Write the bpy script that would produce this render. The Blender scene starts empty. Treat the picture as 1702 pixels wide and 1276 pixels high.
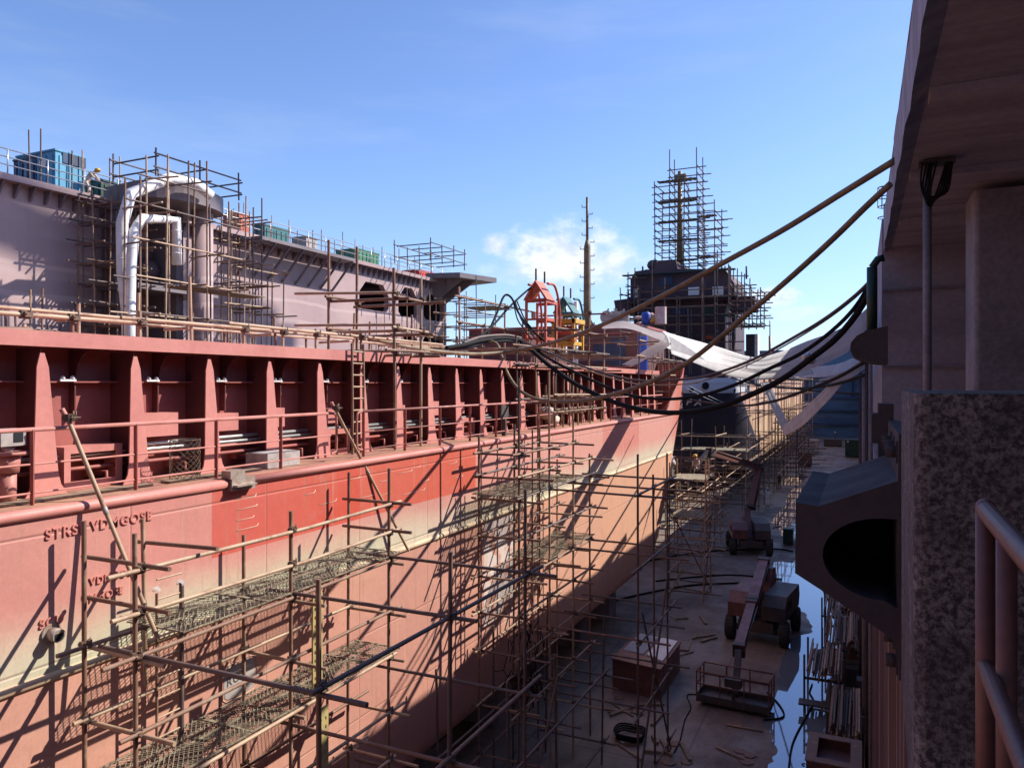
import bpy, math, random
from mathutils import Vector, Matrix, Quaternion, noise as mnoise
from mathutils.geometry import tessellate_polygon
from mathutils.bvhtree import BVHTree
random.seed(7)
SC = bpy.context.scene
COL = SC.collection
R = math.radians
V = Vector

# ------------------------------------------------------------------ camera frame
# The eye is the origin; Y runs along the dock, X to the dock wall, Z up.
YAW = R(24.7)
FPX = 1260.0
FW = V((-math.sin(YAW), math.cos(YAW), 0)); RT = V((math.cos(YAW), math.sin(YAW), 0))
FLOOR = -11.3
SUN = V((1.0, .88, 1.117)).normalized()

def ray(px, py):
    return FW + RT * ((px - 851) / FPX) + V((0, 0, (638 - py) / FPX))
def at(px, py, t): return ray(px, py) * t
def onX(px, py, x): d = ray(px, py); return d * (x / d.x)
def onY(px, py, y): d = ray(px, py); return d * (y / d.y)
def onZ(px, py, z): d = ray(px, py); return d * (z / d.z)

# ------------------------------------------------------------------ materials
def mnode(nt, op, a, b=None, c=None, clamp=False):
    n = nt.nodes.new('ShaderNodeMath'); n.operation = op; n.use_clamp = clamp
    for i, x in enumerate((a, b, c)):
        if x is None: continue
        if isinstance(x, (int, float)): n.inputs[i].default_value = x
        else: nt.links.new(x, n.inputs[i])
    return n.outputs[0]
def sstep(nt, x, lo, hi, tolo=0., tohi=1.):
    n = nt.nodes.new('ShaderNodeMapRange'); n.interpolation_type = 'SMOOTHSTEP'
    nt.links.new(x, n.inputs[0])
    for i, v in zip((1, 2, 3, 4), (lo, hi, tolo, tohi)): n.inputs[i].default_value = v
    return n.outputs[0]
def mixc(nt, fac, a, b, mode='MIX'):
    n = nt.nodes.new('ShaderNodeMix'); n.data_type = 'RGBA'; n.blend_type = mode
    for s, x in ((n.inputs[0], fac), (n.inputs[6], a), (n.inputs[7], b)):
        if isinstance(x, (int, float)): s.default_value = x
        elif isinstance(x, tuple): s.default_value = (*x[:3], 1)
        else: nt.links.new(x, s)
    return n.outputs[2]
def noise(nt, vec, scale, detail=6, rough=.6, dist=0.):
    n = nt.nodes.new('ShaderNodeTexNoise')
    n.inputs['Scale'].default_value = scale; n.inputs['Detail'].default_value = detail
    n.inputs['Roughness'].default_value = rough; n.inputs['Distortion'].default_value = dist
    if vec is not None: nt.links.new(vec, n.inputs['Vector'])
    return n.outputs[0]
def vscale(nt, vec, s):
    n = nt.nodes.new('ShaderNodeVectorMath'); n.operation = 'MULTIPLY'
    nt.links.new(vec, n.inputs[0]); n.inputs[1].default_value = s
    return n.outputs[0]
def newmat(name):
    m = bpy.data.materials.new(name); m.use_nodes = True
    nt = m.node_tree
    b = nt.nodes['Principled BSDF']
    pos = nt.nodes.new('ShaderNodeNewGeometry').outputs['Position']
    return m, nt, b, pos
def bumpit(nt, b, h, strength, dist=.02):
    n = nt.nodes.new('ShaderNodeBump'); n.inputs['Strength'].default_value = strength
    n.inputs['Distance'].default_value = dist
    nt.links.new(h, n.inputs['Height']); nt.links.new(n.outputs[0], b.inputs['Normal'])
def mat(name, c1, c2=None, rough=.7, metal=0., scale=2., lo=.4, hi=.65, stretch=(1, 1, 1), bump=0., fine=0., bscale=None, c3=None, s3=9., lo3=.6, hi3=.7):
    """two-tone weathered paint: c1 with worn patches of c2 (and specks of c3)"""
    m, nt, b, pos = newmat(name)
    p = vscale(nt, pos, stretch)
    n1 = noise(nt, p, scale, 8, .62)
    col = mixc(nt, sstep(nt, n1, lo, hi), c1, c2 or tuple(x * .75 for x in c1))
    if c3:
        n3 = noise(nt, p, s3, 6, .7)
        col = mixc(nt, sstep(nt, n3, lo3, hi3), col, c3)
    if fine:
        n2 = noise(nt, pos, scale * 14, 4, .7)
        col = mixc(nt, fine, col, mixc(nt, sstep(nt, n2, .3, .7), (0.25, .25, .25), (1, 1, 1)), 'MULTIPLY')
    nt.links.new(col, b.inputs['Base Color'])
    b.inputs['Metallic'].default_value = metal
    nt.links.new(sstep(nt, n1, .2, .8, max(0, rough - .12), min(1, rough + .12)), b.inputs['Roughness'])
    if bump: bumpit(nt, b, noise(nt, pos, bscale or scale * 8, 6, .65), bump)
    return m

# ------------------------------------------------------------------ mesh builder
class MB:
    def __init__(s): s.v = []; s.f = []; s.sm = []; s.mi = []
    def add(s, vs, fs, smooth=False, mi=0):
        o = len(s.v); s.v += [V(x) for x in vs]
        s.f += [tuple(i + o for i in f) for f in fs]
        s.sm += [smooth] * len(fs); s.mi += [mi] * len(fs)
        return s
    def box(s, x0, x1, y0, y1, z0, z1, mi=0):
        return s.hexa([(x0, y0, z0), (x1, y0, z0), (x1, y1, z0), (x0, y1, z0), (x0, y0, z1), (x1, y0, z1), (x1, y1, z1), (x0, y1, z1)], mi)
    def hexa(s, p, mi=0):
        return s.add(p, [(0, 3, 2, 1), (4, 5, 6, 7), (0, 1, 5, 4), (1, 2, 6, 5), (2, 3, 7, 6), (3, 0, 4, 7)], False, mi)
    def bar(s, a, b, w, h, up=(0, 0, 1), mi=0):
        """box section from a to b: w across, h along up"""
        a = V(a); b = V(b); d = (b - a).normalized(); up = V(up)
        if abs(d.dot(up)) > .98: up = V((0, 1, 0))
        x = d.cross(up).normalized() * w / 2; u = x.cross(d).normalized() * h / 2
        return s.hexa([a - x - u, a + x - u, b + x - u, b - x - u, a - x + u, a + x + u, b + x + u, b - x + u], mi)
    def prism(s, poly, ext, mi=0):
        """closed solid from a planar polygon pushed along ext"""
        poly = [V(p) for p in poly]; ext = V(ext); n = len(poly)
        tris = tessellate_polygon([poly])
        fs = [tuple(t) for t in tris] + [tuple(i + n for i in reversed(t)) for t in tris]
        fs += [(i, (i + 1) % n, (i + 1) % n + n, i + n) for i in range(n)]
        return s.add(poly + [p + ext for p in poly], fs, False, mi)
    def holed(s, outer, holes, ext, mi=0):
        loops = [[V(p) for p in outer]] + [[V(p) for p in h] for h in holes]
        flat = [p for l in loops for p in l]; n = len(flat); ext = V(ext)
        tris = tessellate_polygon(loops)
        fs = [tuple(t) for t in tris] + [tuple(i + n for i in reversed(t)) for t in tris]
        o = 0
        for l in loops:
            k = len(l)
            fs += [(o + i, o + (i + 1) % k, o + (i + 1) % k + n, o + i + n) for i in range(k)]
            o += k
        return s.add(flat + [p + ext for p in flat], fs, False, mi)
    def tube(s, pts, r, n=8, cap=True, mi=0):
        pts = [V(p) for p in pts]; m = len(pts)
        rr = r if isinstance(r, (list, tuple)) else [r] * m
        vs = []; prev = None
        for i, p in enumerate(pts):
            d = (pts[min(i + 1, m - 1)] - pts[max(i - 1, 0)]).normalized()
            if prev is None:
                u = V((0, 0, 1)) if abs(d.z) < .9 else V((1, 0, 0))
                x = d.cross(u).normalized()
            else:
                x = (prev - d * prev.dot(d)).normalized()
            prev = x; y = d.cross(x)
            vs += [p + (x * math.cos(2 * math.pi * k / n) + y * math.sin(2 * math.pi * k / n)) * rr[i] for k in range(n)]
        fs = [(i * n + k, i * n + (k + 1) % n, (i + 1) * n + (k + 1) % n, (i + 1) * n + k) for i in range(m - 1) for k in range(n)]
        s.add(vs, fs, True, mi)
        if cap:
            o = len(s.v) - len(vs)
            s.f += [tuple(o + k for k in reversed(range(n))), tuple(o + (m - 1) * n + k for k in range(n))]
            s.sm += [False, False]; s.mi += [mi, mi]
        return s
    def ball(s, c, r, sc=(1, 1, 1), n=10, m=6, mi=0):
        c = V(c); vs = []
        for j in range(m + 1):
            a = math.pi * j / m
            for k in range(n):
                b = 2 * math.pi * k / n
                vs.append(c + V((math.sin(a) * math.cos(b) * sc[0], math.sin(a) * math.sin(b) * sc[1], math.cos(a) * sc[2])) * r)
        return s.add(vs, [(j * n + k, (j + 1) * n + k, (j + 1) * n + (k + 1) % n, j * n + (k + 1) % n) for j in range(m) for k in range(n)], True, mi)
    def lump(s, c, r, sc=(1, 1, 1), mi=0):
        o = len(s.v); s.ball(c, r, sc, 14, 9, mi); c = V(c); ph = V((c.x * 7.3, c.y * 5.1, c.z * 3.7))
        for i in range(o, len(s.v)):
            d = (s.v[i] - c) / r
            s.v[i] = c + (s.v[i] - c) * (1 + .35 * mnoise.noise(d * 1.6 + ph) + .2 * mnoise.noise(d * 4 + ph))
        return s
    def mesh(s, name, off=V((0, 0, 0)), mats=()):
        me = bpy.data.meshes.new(name)
        me.from_pydata([tuple(p - off) for p in s.v], [], s.f)
        me.polygons.foreach_set('use_smooth', s.sm)
        me.polygons.foreach_set('material_index', s.mi)
        for m in mats: me.materials.append(m)
        me.validate(); me.update()
        return me

def link(name, me, parent=None, loc=None):
    o = bpy.data.objects.new(name, me); COL.objects.link(o)
    if parent is not None: o.parent = parent
    if loc is not None: o.location = loc
    return o
def setp(o, label=None, cat=None, group=None, kind=None):
    if label: o['label'] = label
    if cat: o['category'] = cat
    if group: o['group'] = group
    if kind: o['kind'] = kind
    return o
_unit = {}
def unit_tube(m):
    if m.name not in _unit:
        _unit[m.name] = MB().tube([(0, 0, 0), (0, 0, 1)], 1, 8).mesh('tube_' + m.name, mats=(m,))
    return _unit[m.name]
_cpl = {}
def unit_coupler(m):
    if m.name not in _cpl:
        b = MB()
        b.box(-.06, .06, -.045, .045, -.03, .03); b.box(-.03, .03, -.07, .07, -.05, .05)
        b.tube([(.05, .03, -.04), (.05, .03, .09)], .011, 6); b.tube([(-.05, -.04, .0), (.1, -.04, .0)], .011, 6)
        _cpl[m.name] = b.mesh('coupler', mats=(m,))
    return _cpl[m.name]
class Thing:
    def __init__(s, name, label, cat, loc, group=None, kind=None):
        s.L = V(loc)
        s.o = link(name, None, None, s.L); s.o.empty_display_size = .2
        setp(s.o, label, cat, group, kind)
    def part(s, name, mb, m, parent=None, label=None, kind=None):
        ms = m if isinstance(m, (list, tuple)) else (m,)
        o = link(name, mb.mesh(name, s.L, ms), parent or s.o)
        return setp(o, label, kind=kind)
    def tube(s, name, a, b, r, m):
        a = V(a); b = V(b); d = b - a
        o = link(name, unit_tube(m), s.o)
        o.matrix_local = Matrix.Translation(a - s.L) @ d.to_track_quat('Z', 'Y').to_matrix().to_4x4() @ Matrix.Diagonal((r, r, d.length, 1))
        return o
    def coupler(s, p, m, rz=0., sc=1.):
        o = link('coupler', unit_coupler(m), s.o)
        o.matrix_local = Matrix.Translation(V(p) - s.L) @ Matrix.Rotation(rz, 4, 'Z') @ Matrix.Diagonal((sc, sc, sc, 1))
        return o
def single(name, label, cat, mb, m, group=None, kind=None):
    ms = m if isinstance(m, (list, tuple)) else (m,)
    lo = V([min(p[i] for p in mb.v) for i in range(3)]); hi = V([max(p[i] for p in mb.v) for i in range(3)])
    L = V(((lo.x + hi.x) / 2, (lo.y + hi.y) / 2, lo.z))
    o = link(name, mb.mesh(name, L, ms), None, L)
    return setp(o, label, cat, group, kind)
def struct(name, mb, m):
    return single(name, None, None, mb, m, None, 'structure')

def text_mesh(body, size, extrude, M):
    cu = bpy.data.curves.new('txt', 'FONT'); cu.body = body; cu.size = size; cu.extrude = extrude
    cu.space_character = 1.15; cu.offset = size * .012
    o = bpy.data.objects.new('txt', cu); COL.objects.link(o)
    dg = bpy.context.evaluated_depsgraph_get(); dg.update()
    me = bpy.data.meshes.new_from_object(o.evaluated_get(dg))
    b = MB(); b.add([M @ v.co for v in me.vertices], [tuple(p.vertices) for p in me.polygons])
    bpy.data.objects.remove(o); bpy.data.curves.remove(cu); bpy.data.meshes.remove(me)
    return b
def cat_rom(pts, k=8):
    pts = [V(p) for p in pts]; P = [pts[0] * 2 - pts[1]] + pts + [pts[-1] * 2 - pts[-2]]
    out = []
    for i in range(1, len(P) - 2):
        for j in range(k):
            t = j / k; a, b, c, d = P[i - 1:i + 3]
            out.append(.5 * ((2 * b) + (c - a) * t + (2 * a - 5 * b + 4 * c - d) * t * t + (3 * b - a - 3 * c + d) * t ** 3))
    return out + [pts[-1]]
def swing(pp, t0, t1):
    """pixel polyline lying in one vertical plane between depths t0 and t1"""
    x0 = pp[0][0]; x1 = pp[-1][0]
    return [at(x, y, 1 / (1 / t0 + (1 / t1 - 1 / t0) * (x - x0) / (x1 - x0))) for x, y in pp]

# ------------------------------------------------------------------ palette
M = {}
M['tan'] = mat('tube_tan', (.42, .29, .19), (.26, .14, .09), .55, .0, 3, .45, .7, c3=(.5, .42, .34), s3=6)
M['rust'] = mat('tube_rust', (.2, .105, .07), (.3, .2, .14), .65, .0, 4, .45, .7)
M['grey'] = mat('tube_grey', (.36, .33, .31), (.24, .16, .12), .5, .1, 3, .5, .75)
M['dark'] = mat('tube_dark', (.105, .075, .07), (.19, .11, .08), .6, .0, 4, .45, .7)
M['clamp'] = mat('clamp', (.1, .07, .055), (.2, .12, .08), .6, .3, 9)
M['bamboo'] = mat('bamboo_mat', (.3, .25, .16), (.16, .13, .09), .85, 0, 6, .4, .65)
M['meshw'] = mat('mesh_wire', (.3, .22, .13), (.15, .1, .07), .7, .2, 5)
M['plank'] = mat('plank', (.3, .22, .15), (.17, .12, .085), .85, 0, 4, .4, .65, (1, 6, 6))
M['pink'] = mat('pink_primer', (.58, .225, .19), (.5, .175, .15), .62, 0, .8, .4, .7, fine=.15, bump=.05)
M['deckp'] = mat('deck_primer', (.5, .27, .17), (.38, .17, .13), .75, 0, 1.5, .35, .65, fine=.3)
M['web'] = mat('web_shade_primer', (.13, .034, .034), (.09, .024, .027), .65, 0, 1.2, .4, .7)  # primer on webs and ribs, darkened to stand in for bay shade
M['maroon'] = mat('maroon_primer', (.38, .11, .092), (.28, .075, .068), .6, 0, 1.2, .4, .7, fine=.15)
M['cream'] = mat('cream_rail', (.6, .47, .31), (.5, .33, .22), .65, 0, 2)
M['rail'] = mat('rail_paint', (.5, .21, .18), (.4, .15, .12), .55, 0, 3)
M['galv'] = mat('galv_pipe', (.6, .6, .6), (.45, .43, .42), .35, .7, 3)
M['bare'] = mat('bare_steel', (.45, .38, .33), (.3, .2, .15), .5, .4, 6)
M['black'] = mat('black_rubber', (.012, .012, .014), (.02, .019, .02), .75, 0, 5)
M['olive'] = mat('olive_hose', (.21, .155, .085), (.14, .1, .06), .6, 0, 3, c3=(.26, .21, .13), s3=1.5)
M['white'] = mat('white_sheet', (.8, .77, .74), (.7, .66, .63), .7, 0, 2)
M['whitep'] = mat('white_paint', (.78, .78, .78), (.66, .65, .64), .5, 0, 2)
M['greyp'] = mat('grey_paint', (.3, .3, .3), (.22, .22, .22), .5, 0, 2)
M['glass'] = mat('meter_glass', (.04, .045, .05), None, .1)
M['red'] = mat('red_paint', (.55, .05, .03), (.45, .04, .03), .5, 0, 2)
M['orange'] = mat('orange_paint', (.55, .12, .06), (.42, .085, .05), .5, 0, 2)
M['yellow'] = mat('yellow_paint', (.65, .38, .04), (.5, .27, .04), .5, 0, 3)
M['teal'] = mat('teal_paint', (.04, .16, .17), (.03, .12, .13), .5, 0, 2)
M['green'] = mat('green_paint', (.06, .24, .14), (.045, .17, .1), .5, 0, 2)
M['dkgreen'] = mat('dark_green_paint', (.015, .05, .035), (.01, .035, .028), .5, 0, 2)
M['blue'] = mat('blue_paint', (.09, .33, .5), (.07, .25, .4), .5, 0, 1.5)
M['dkblue'] = mat('dark_blue_paint', (.02, .05, .12), (.016, .035, .08), .5, 0, 1)
M['gateblue'] = mat('gate_blue', (.05, .11, .19), (.035, .075, .13), .6, 0, .12, .4, .6, (1, 1, 5))
M['conc'] = mat('concrete', (.3, .28, .31), (.2, .185, .205), .85, 0, .9, .35, .7, (1, 1, 1), .25, .35, 14)
M['board'] = mat('board_marked_concrete', (.38, .36, .42), (.28, .26, .31), .85, 0, .7, .35, .65, (.35, 4, 1), .35, .25, 10, c3=(.2, .18, .21), s3=1.1, lo3=.62, hi3=.75)
M['steel'] = mat('fender_steel', (.1, .085, .09), (.07, .058, .062), .9, 0, 1.3, .35, .7, fine=.15, bump=.08)
M['vest'] = mat('work_cloth', (.6, .5, .42), (.5, .4, .34), .9, 0, 5)
M['skin'] = mat('skin', (.45, .26, .18), None, .6)
M['tyre'] = mat('tyre_rubber', (.03, .028, .028), (.06, .05, .045), .8, 0, 6)
M['lift'] = mat('lift_paint', (.2, .085, .07), (.14, .06, .055), .5, 0, 2, fine=.2)
M['liftd'] = mat('lift_dark', (.06, .05, .05), (.09, .07, .06), .6, 0, 3)
M['patch'] = mat('grey_marking', (.42, .38, .36), (.3, .26, .25), .8, 0, 4)
M['chalk'] = mat('chalk', (.75, .6, .45), None, .9)
M['steelplank'] = mat('steel_plank_paint', (.5, .4, .16), (.34, .27, .14), .6, .1, 4)
M['sheetblue'] = mat('pale_sheet', (.6, .62, .66), (.5, .52, .56), .7, 0, 2)
M['blueb'] = mat('bright_blue_plastic', (.02, .07, .4), (.02, .05, .3), .45, 0, 2)
M['ragp'] = mat('pink_rag', (.6, .36, .34), (.62, .55, .5), .9, 0, 3)

for k_ in ('black', 'steel'): M[k_].node_tree.nodes['Principled BSDF'].inputs['Specular IOR Level'].default_value = .15
# ------------------------------------------------------------------ paint of the near hull
def hull_mat():
    m, nt, b, pos = newmat('near_hull_paint')
    sp = nt.nodes.new('ShaderNodeSeparateXYZ'); nt.links.new(pos, sp.inputs[0])
    X, Y, Z = sp.outputs
    wob = noise(nt, vscale(nt, pos, (1, .5, 1)), 1.3, 5)
    wz = mnode(nt, 'ADD', Z, mnode(nt, 'MULTIPLY', mnode(nt, 'SUBTRACT', wob, .5), .5))
    broad = noise(nt, vscale(nt, pos, (1, .35, .6)), .7, 4)
    low = mixc(nt, sstep(nt, broad, .35, .65), (.6, .3, .22), (.53, .245, .19))
    # warmer primer towards the end of the ship
    low = mixc(nt, sstep(nt, Y, 14, 34), low, (.64, .34, .215))
    pink = mixc(nt, sstep(nt, broad, .3, .7), (.61, .255, .215), (.53, .205, .175))
    pink = mixc(nt, sstep(nt, Y, 14, 24), pink, (.66, .3, .25))
    # deep pink squares painted near the end
    def band(x, a, c, w=.02): return mnode(nt, 'MULTIPLY', sstep(nt, x, a - w, a + w), sstep(nt, x, c - w, c + w, 1, 0))
    sq = mnode(nt, 'MULTIPLY', band(Y, 29.2, 34.6), band(Z, -3.3, -1.5))
    pink = mixc(nt, mnode(nt, 'MULTIPLY', sq, .8), pink, (.58, .17, .14))
    pink = mixc(nt, mnode(nt, 'MULTIPLY', sstep(nt, Y, 40.5, 43.5), .85), pink, (.6, .13, .075))
    crm = mixc(nt, sstep(nt, broad, .35, .6), (.52, .54, .37), (.62, .55, .41))
    fc = sstep(nt, wz, -3.6, -2.65, 1, 0)
    fc = mnode(nt, 'MULTIPLY', fc, sstep(nt, noise(nt, vscale(nt, pos, (0, .13, 0)), 1, 2), .3, .55, .7, 1.))
    up = mixc(nt, fc, pink, crm)
    red = mixc(nt, sstep(nt, Y, 9, 16), mixc(nt, sstep(nt, broad, .35, .65), (.56, .085, .06), (.53, .115, .085)), (.57, .068, .03))
    up = mixc(nt, mnode(nt, 'MULTIPLY', band(Y, 8.98, 18.1, .012), band(Z, -2.78, -1.5, .012)), up, red)
    col = mixc(nt, sstep(nt, Z, -3.735, -3.715), low, up)
    # the lower bow has lost its primer: white square by the scaffold
    wsq = mnode(nt, 'MULTIPLY', band(Y, 18.6, 20.6, .05), sstep(nt, wz, -7.2, -6.2))
    wsq = mnode(nt, 'MULTIPLY', wsq, sstep(nt, Z, -3.76, -3.75, 1, 0))
    col = mixc(nt, mnode(nt, 'MULTIPLY', wsq, sstep(nt, noise(nt, pos, 1.6, 5), .38, .5)), col, (.66, .58, .55))
    # plate seams, rust runs, dirt
    sx = mnode(nt, 'PINGPONG', mnode(nt, 'ADD', Y, .6), 1.35)
    # plates primed at different times
    cell = nt.nodes.new('ShaderNodeCombineXYZ')
    nt.links.new(mnode(nt, 'FLOOR', mnode(nt, 'MULTIPLY', mnode(nt, 'ADD', Y, .6), .3704)), cell.inputs[0])
    nt.links.new(mnode(nt, 'FLOOR', mnode(nt, 'MULTIPLY', Z, .6)), cell.inputs[1])
    wn = nt.nodes.new('ShaderNodeTexWhiteNoise'); nt.links.new(cell.outputs[0], wn.inputs['Vector'])
    col = mixc(nt, mnode(nt, 'MULTIPLY', wn.outputs[0], .22), col, (.52, .3, .24))
    # blasted and touched-up blotches
    blot = sstep(nt, noise(nt, vscale(nt, pos, (1, .7, 1)), 2.4, 8, .68), .6, .66)
    col = mixc(nt, mnode(nt, 'MULTIPLY', blot, .28), col, (.44, .2, .16))
    sz_ = mnode(nt, 'PINGPONG', mnode(nt, 'ADD', Z, .25), .83)
    seam = mnode(nt, 'MAXIMUM', mnode(nt, 'LESS_THAN', sx, .012), mnode(nt, 'LESS_THAN', sz_, .01))
    runs = sstep(nt, noise(nt, vscale(nt, pos, (1, 5, .22)), 1.6, 6, .65), .52, .74)
    col = mixc(nt, mnode(nt, 'MULTIPLY', runs, .5), col, (.36, .2, .13))
    pale = sstep(nt, noise(nt, vscale(nt, pos, (1, 7, .25)), 1.1, 5, .6), .58, .8)
    col = mixc(nt, mnode(nt, 'MULTIPLY', pale, .3), col, (.7, .5, .42))
    col = mixc(nt, mnode(nt, 'MULTIPLY', seam, .42), col, (.3, .14, .11))
    fine = noise(nt, pos, 22, 5, .7)
    col = mixc(nt, .25, col, mixc(nt, sstep(nt, fine, .3, .7), (.55, .55, .55), (1, 1, 1)), 'MULTIPLY')
    nt.links.new(col, b.inputs['Base Color'])
    b.inputs['Roughness'].default_value = .6
    bumpit(nt, b, mnode(nt, 'ADD', noise(nt, vscale(nt, pos, (1, .9, .9)), 1.1, 3), mnode(nt, 'MULTIPLY', sstep(nt, mnode(nt, 'MINIMUM', sx, sz_), .0, .03), .35)), .35, .07)
    return m
M['hull'] = hull_mat()

def hull2_mat():
    m, nt, b, pos = newmat('grey_pink_hull_paint')
    sp = nt.nodes.new('ShaderNodeSeparateXYZ'); nt.links.new(pos, sp.inputs[0])
    X, Y, Z = sp.outputs
    n1 = noise(nt, vscale(nt, pos, (.2, .2, .2)), .6, 6)
    col = mixc(nt, sstep(nt, n1, .35, .65), (.43, .3, .295), (.34, .238, .245))
    runs = sstep(nt, noise(nt, vscale(nt, pos, (1, 1.6, .12)), 1.2, 6, .65), .5, .75)
    col = mixc(nt, mnode(nt, 'MULTIPLY', runs, .35), col, (.46, .33, .31))
    dark = sstep(nt, noise(nt, vscale(nt, pos, (.5, .5, .1)), .8, 6), .52, .72)
    col = mixc(nt, mnode(nt, 'MULTIPLY', dark, .35), col, (.23, .15, .155))
    wz = mnode(nt, 'ADD', Z, mnode(nt, 'MULTIPLY', noise(nt, vscale(nt, pos, (0, .12, 0)), 1, 3), 1.2))
    for z0, w in ((6.9, .12), (5.3, .16), (3.4, .1)):
        ln = mnode(nt, 'LESS_THAN', mnode(nt, 'ABSOLUTE', mnode(nt, 'SUBTRACT', wz, z0)), w)
        col = mixc(nt, mnode(nt, 'MULTIPLY', ln, .55), col, (.52, .39, .37))
    low = sstep(nt, wz, 2.6, 3.6, 1, 0)
    col = mixc(nt, mnode(nt, 'MULTIPLY', low, .4), col, (.38, .24, .2))
    sy = mnode(nt, 'LESS_THAN', mnode(nt, 'PINGPONG', Y, 3.), .02)
    sz = mnode(nt, 'LESS_THAN', mnode(nt, 'PINGPONG', Z, 1.4), .02)
    col = mixc(nt, mnode(nt, 'MULTIPLY', mnode(nt, 'MAXIMUM', sy, sz), .25), col, (.28, .2, .2))
    nt.links.new(col, b.inputs['Base Color']); b.inputs['Roughness'].default_value = .6
    bumpit(nt, b, noise(nt, vscale(nt, pos, (1, 1, 1)), .35, 2), .3, .15)
    return m
M['hull2'] = hull2_mat()
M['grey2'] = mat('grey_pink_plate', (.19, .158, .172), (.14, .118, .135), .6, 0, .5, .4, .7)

def hull3_mat():
    m, nt, b, pos = newmat('far_hull_paint')
    sp = nt.nodes.new('ShaderNodeSeparateXYZ'); nt.links.new(pos, sp.inputs[0])
    X, Y, Z = sp.outputs
    navy = (.035, .04, .075)
    side = mixc(nt, sstep(nt, noise(nt, pos, .35, 5), .4, .6), (.55, .33, .26), (.62, .43, .3))
    side = mixc(nt, sstep(nt, Z, -3.1, -3.0), mixc(nt, sstep(nt, noise(nt, pos, .5, 4), .4, .6), (.6, .42, .27), (.5, .31, .22)), side)
    col = mixc(nt, sstep(nt, mnode(nt, 'ADD', Y, mnode(nt, 'MULTIPLY', Z, 2.4)), 72.3, 72.5), navy, side)
    wht = mnode(nt, 'MULTIPLY', sstep(nt, Z, -.85, -.8), sstep(nt, Y, 81.8, 82, 1, 0))
    col = mixc(nt, wht, col, (.62, .63, .66))
    nt.links.new(col, b.inputs['Base Color']); b.inputs['Roughness'].default_value = .55
    return m
M['hull3'] = hull3_mat()
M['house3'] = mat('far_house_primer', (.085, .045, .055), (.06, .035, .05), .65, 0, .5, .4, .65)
M['house1'] = mat('dark_red_house', (.14, .055, .055), (.1, .04, .045), .65, 0, .6, .4, .65)

def block_mat():
    m, nt, b, pos = newmat('rough_aggregate_concrete')
    n1 = noise(nt, pos, 32, 8, .75); n2 = noise(nt, pos, 3.2, 6, .65); n3 = noise(nt, pos, 70, 4, .7)
    col = mixc(nt, sstep(nt, n1, .4, .62), (.05, .042, .044), (.34, .29, .29))
    col = mixc(nt, sstep(nt, n2, .4, .64), mixc(nt, .55, col, (.06, .05, .05)), col)
    col = mixc(nt, sstep(nt, n3, .62, .7), col, (.27, .23, .22))
    nt.links.new(col, b.inputs['Base Color']); b.inputs['Roughness'].default_value = .9
    bumpit(nt, b, mnode(nt, 'ADD', n1, mnode(nt, 'MULTIPLY', n3, .5)), .8, .02)
    return m
M['block'] = block_mat()

def floor_mat():
    m, nt, b, pos = newmat('dock_floor_concrete')
    n1 = noise(nt, pos, .35, 8, .65); n2 = noise(nt, vscale(nt, pos, (1, .25, 1)), 1.1, 7, .7); n3 = noise(nt, pos, 12, 5, .7)
    col = mixc(nt, sstep(nt, n1, .35, .65), (.185, .135, .108), (.28, .21, .17))
    col = mixc(nt, mnode(nt, 'MULTIPLY', sstep(nt, n2, .5, .72), .6), col, (.13, .1, .095))
    col = mixc(nt, .35, col, mixc(nt, sstep(nt, n3, .3, .7), (.4, .4, .4), (1, 1, 1)), 'MULTIPLY')
    sp = nt.nodes.new('ShaderNodeSeparateXYZ'); nt.links.new(pos, sp.inputs[0])
    jx = mnode(nt, 'PINGPONG', mnode(nt, 'ADD', sp.outputs[0], mnode(nt, 'MULTIPLY', n3, .03)), 2.4); jy = mnode(nt, 'PINGPONG', mnode(nt, 'ADD', sp.outputs[1], mnode(nt, 'MULTIPLY', n3, .03)), 2.8)
    joint = mnode(nt, 'LESS_THAN', mnode(nt, 'MINIMUM', jx, jy), .025)
    col = mixc(nt, mnode(nt, 'MULTIPLY', joint, .6), col, (.06, .045, .04))
    grit = sstep(nt, noise(nt, pos, 34, 3, .8), .66, .72); col = mixc(nt, mnode(nt, 'MULTIPLY', grit, .7), col, (.09, .06, .05))
    trk = mnode(nt, 'PINGPONG', mnode(nt, 'ADD', mnode(nt, 'ADD', sp.outputs[0], .4), mnode(nt, 'MULTIPLY', noise(nt, vscale(nt, pos, (0, .08, 0)), 1, 2), 2.)), 1.1)
    col = mixc(nt, mnode(nt, 'MULTIPLY', mnode(nt, 'MULTIPLY', sstep(nt, trk, .16, .2, 1, 0), n2), .5), col, (.1, .078, .07))
    stain = sstep(nt, noise(nt, pos, .9, 6, .6, 1.), .6, .66); col = mixc(nt, mnode(nt, 'MULTIPLY', stain, .45), col, (.12, .075, .055))
    nt.links.new(col, b.inputs['Base Color'])
    nt.links.new(sstep(nt, n1, .35, .6, .85, .5), b.inputs['Roughness'])
    bumpit(nt, b, n3, .2, .02)
    return m
M['floor'] = floor_mat()
def water_mat():
    m, nt, b, pos = newmat('puddle_water')
    b.inputs['Base Color'].default_value = (.34, .36, .4, 1); b.inputs['Roughness'].default_value = .03
    b.inputs['IOR'].default_value = 1.33; b.inputs['Metallic'].default_value = .55
    b.inputs['Specular IOR Level'].default_value = .9
    bumpit(nt, b, noise(nt, pos, 1.6, 4, .5), .03, .02)
    return m
M['water'] = water_mat()
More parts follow.
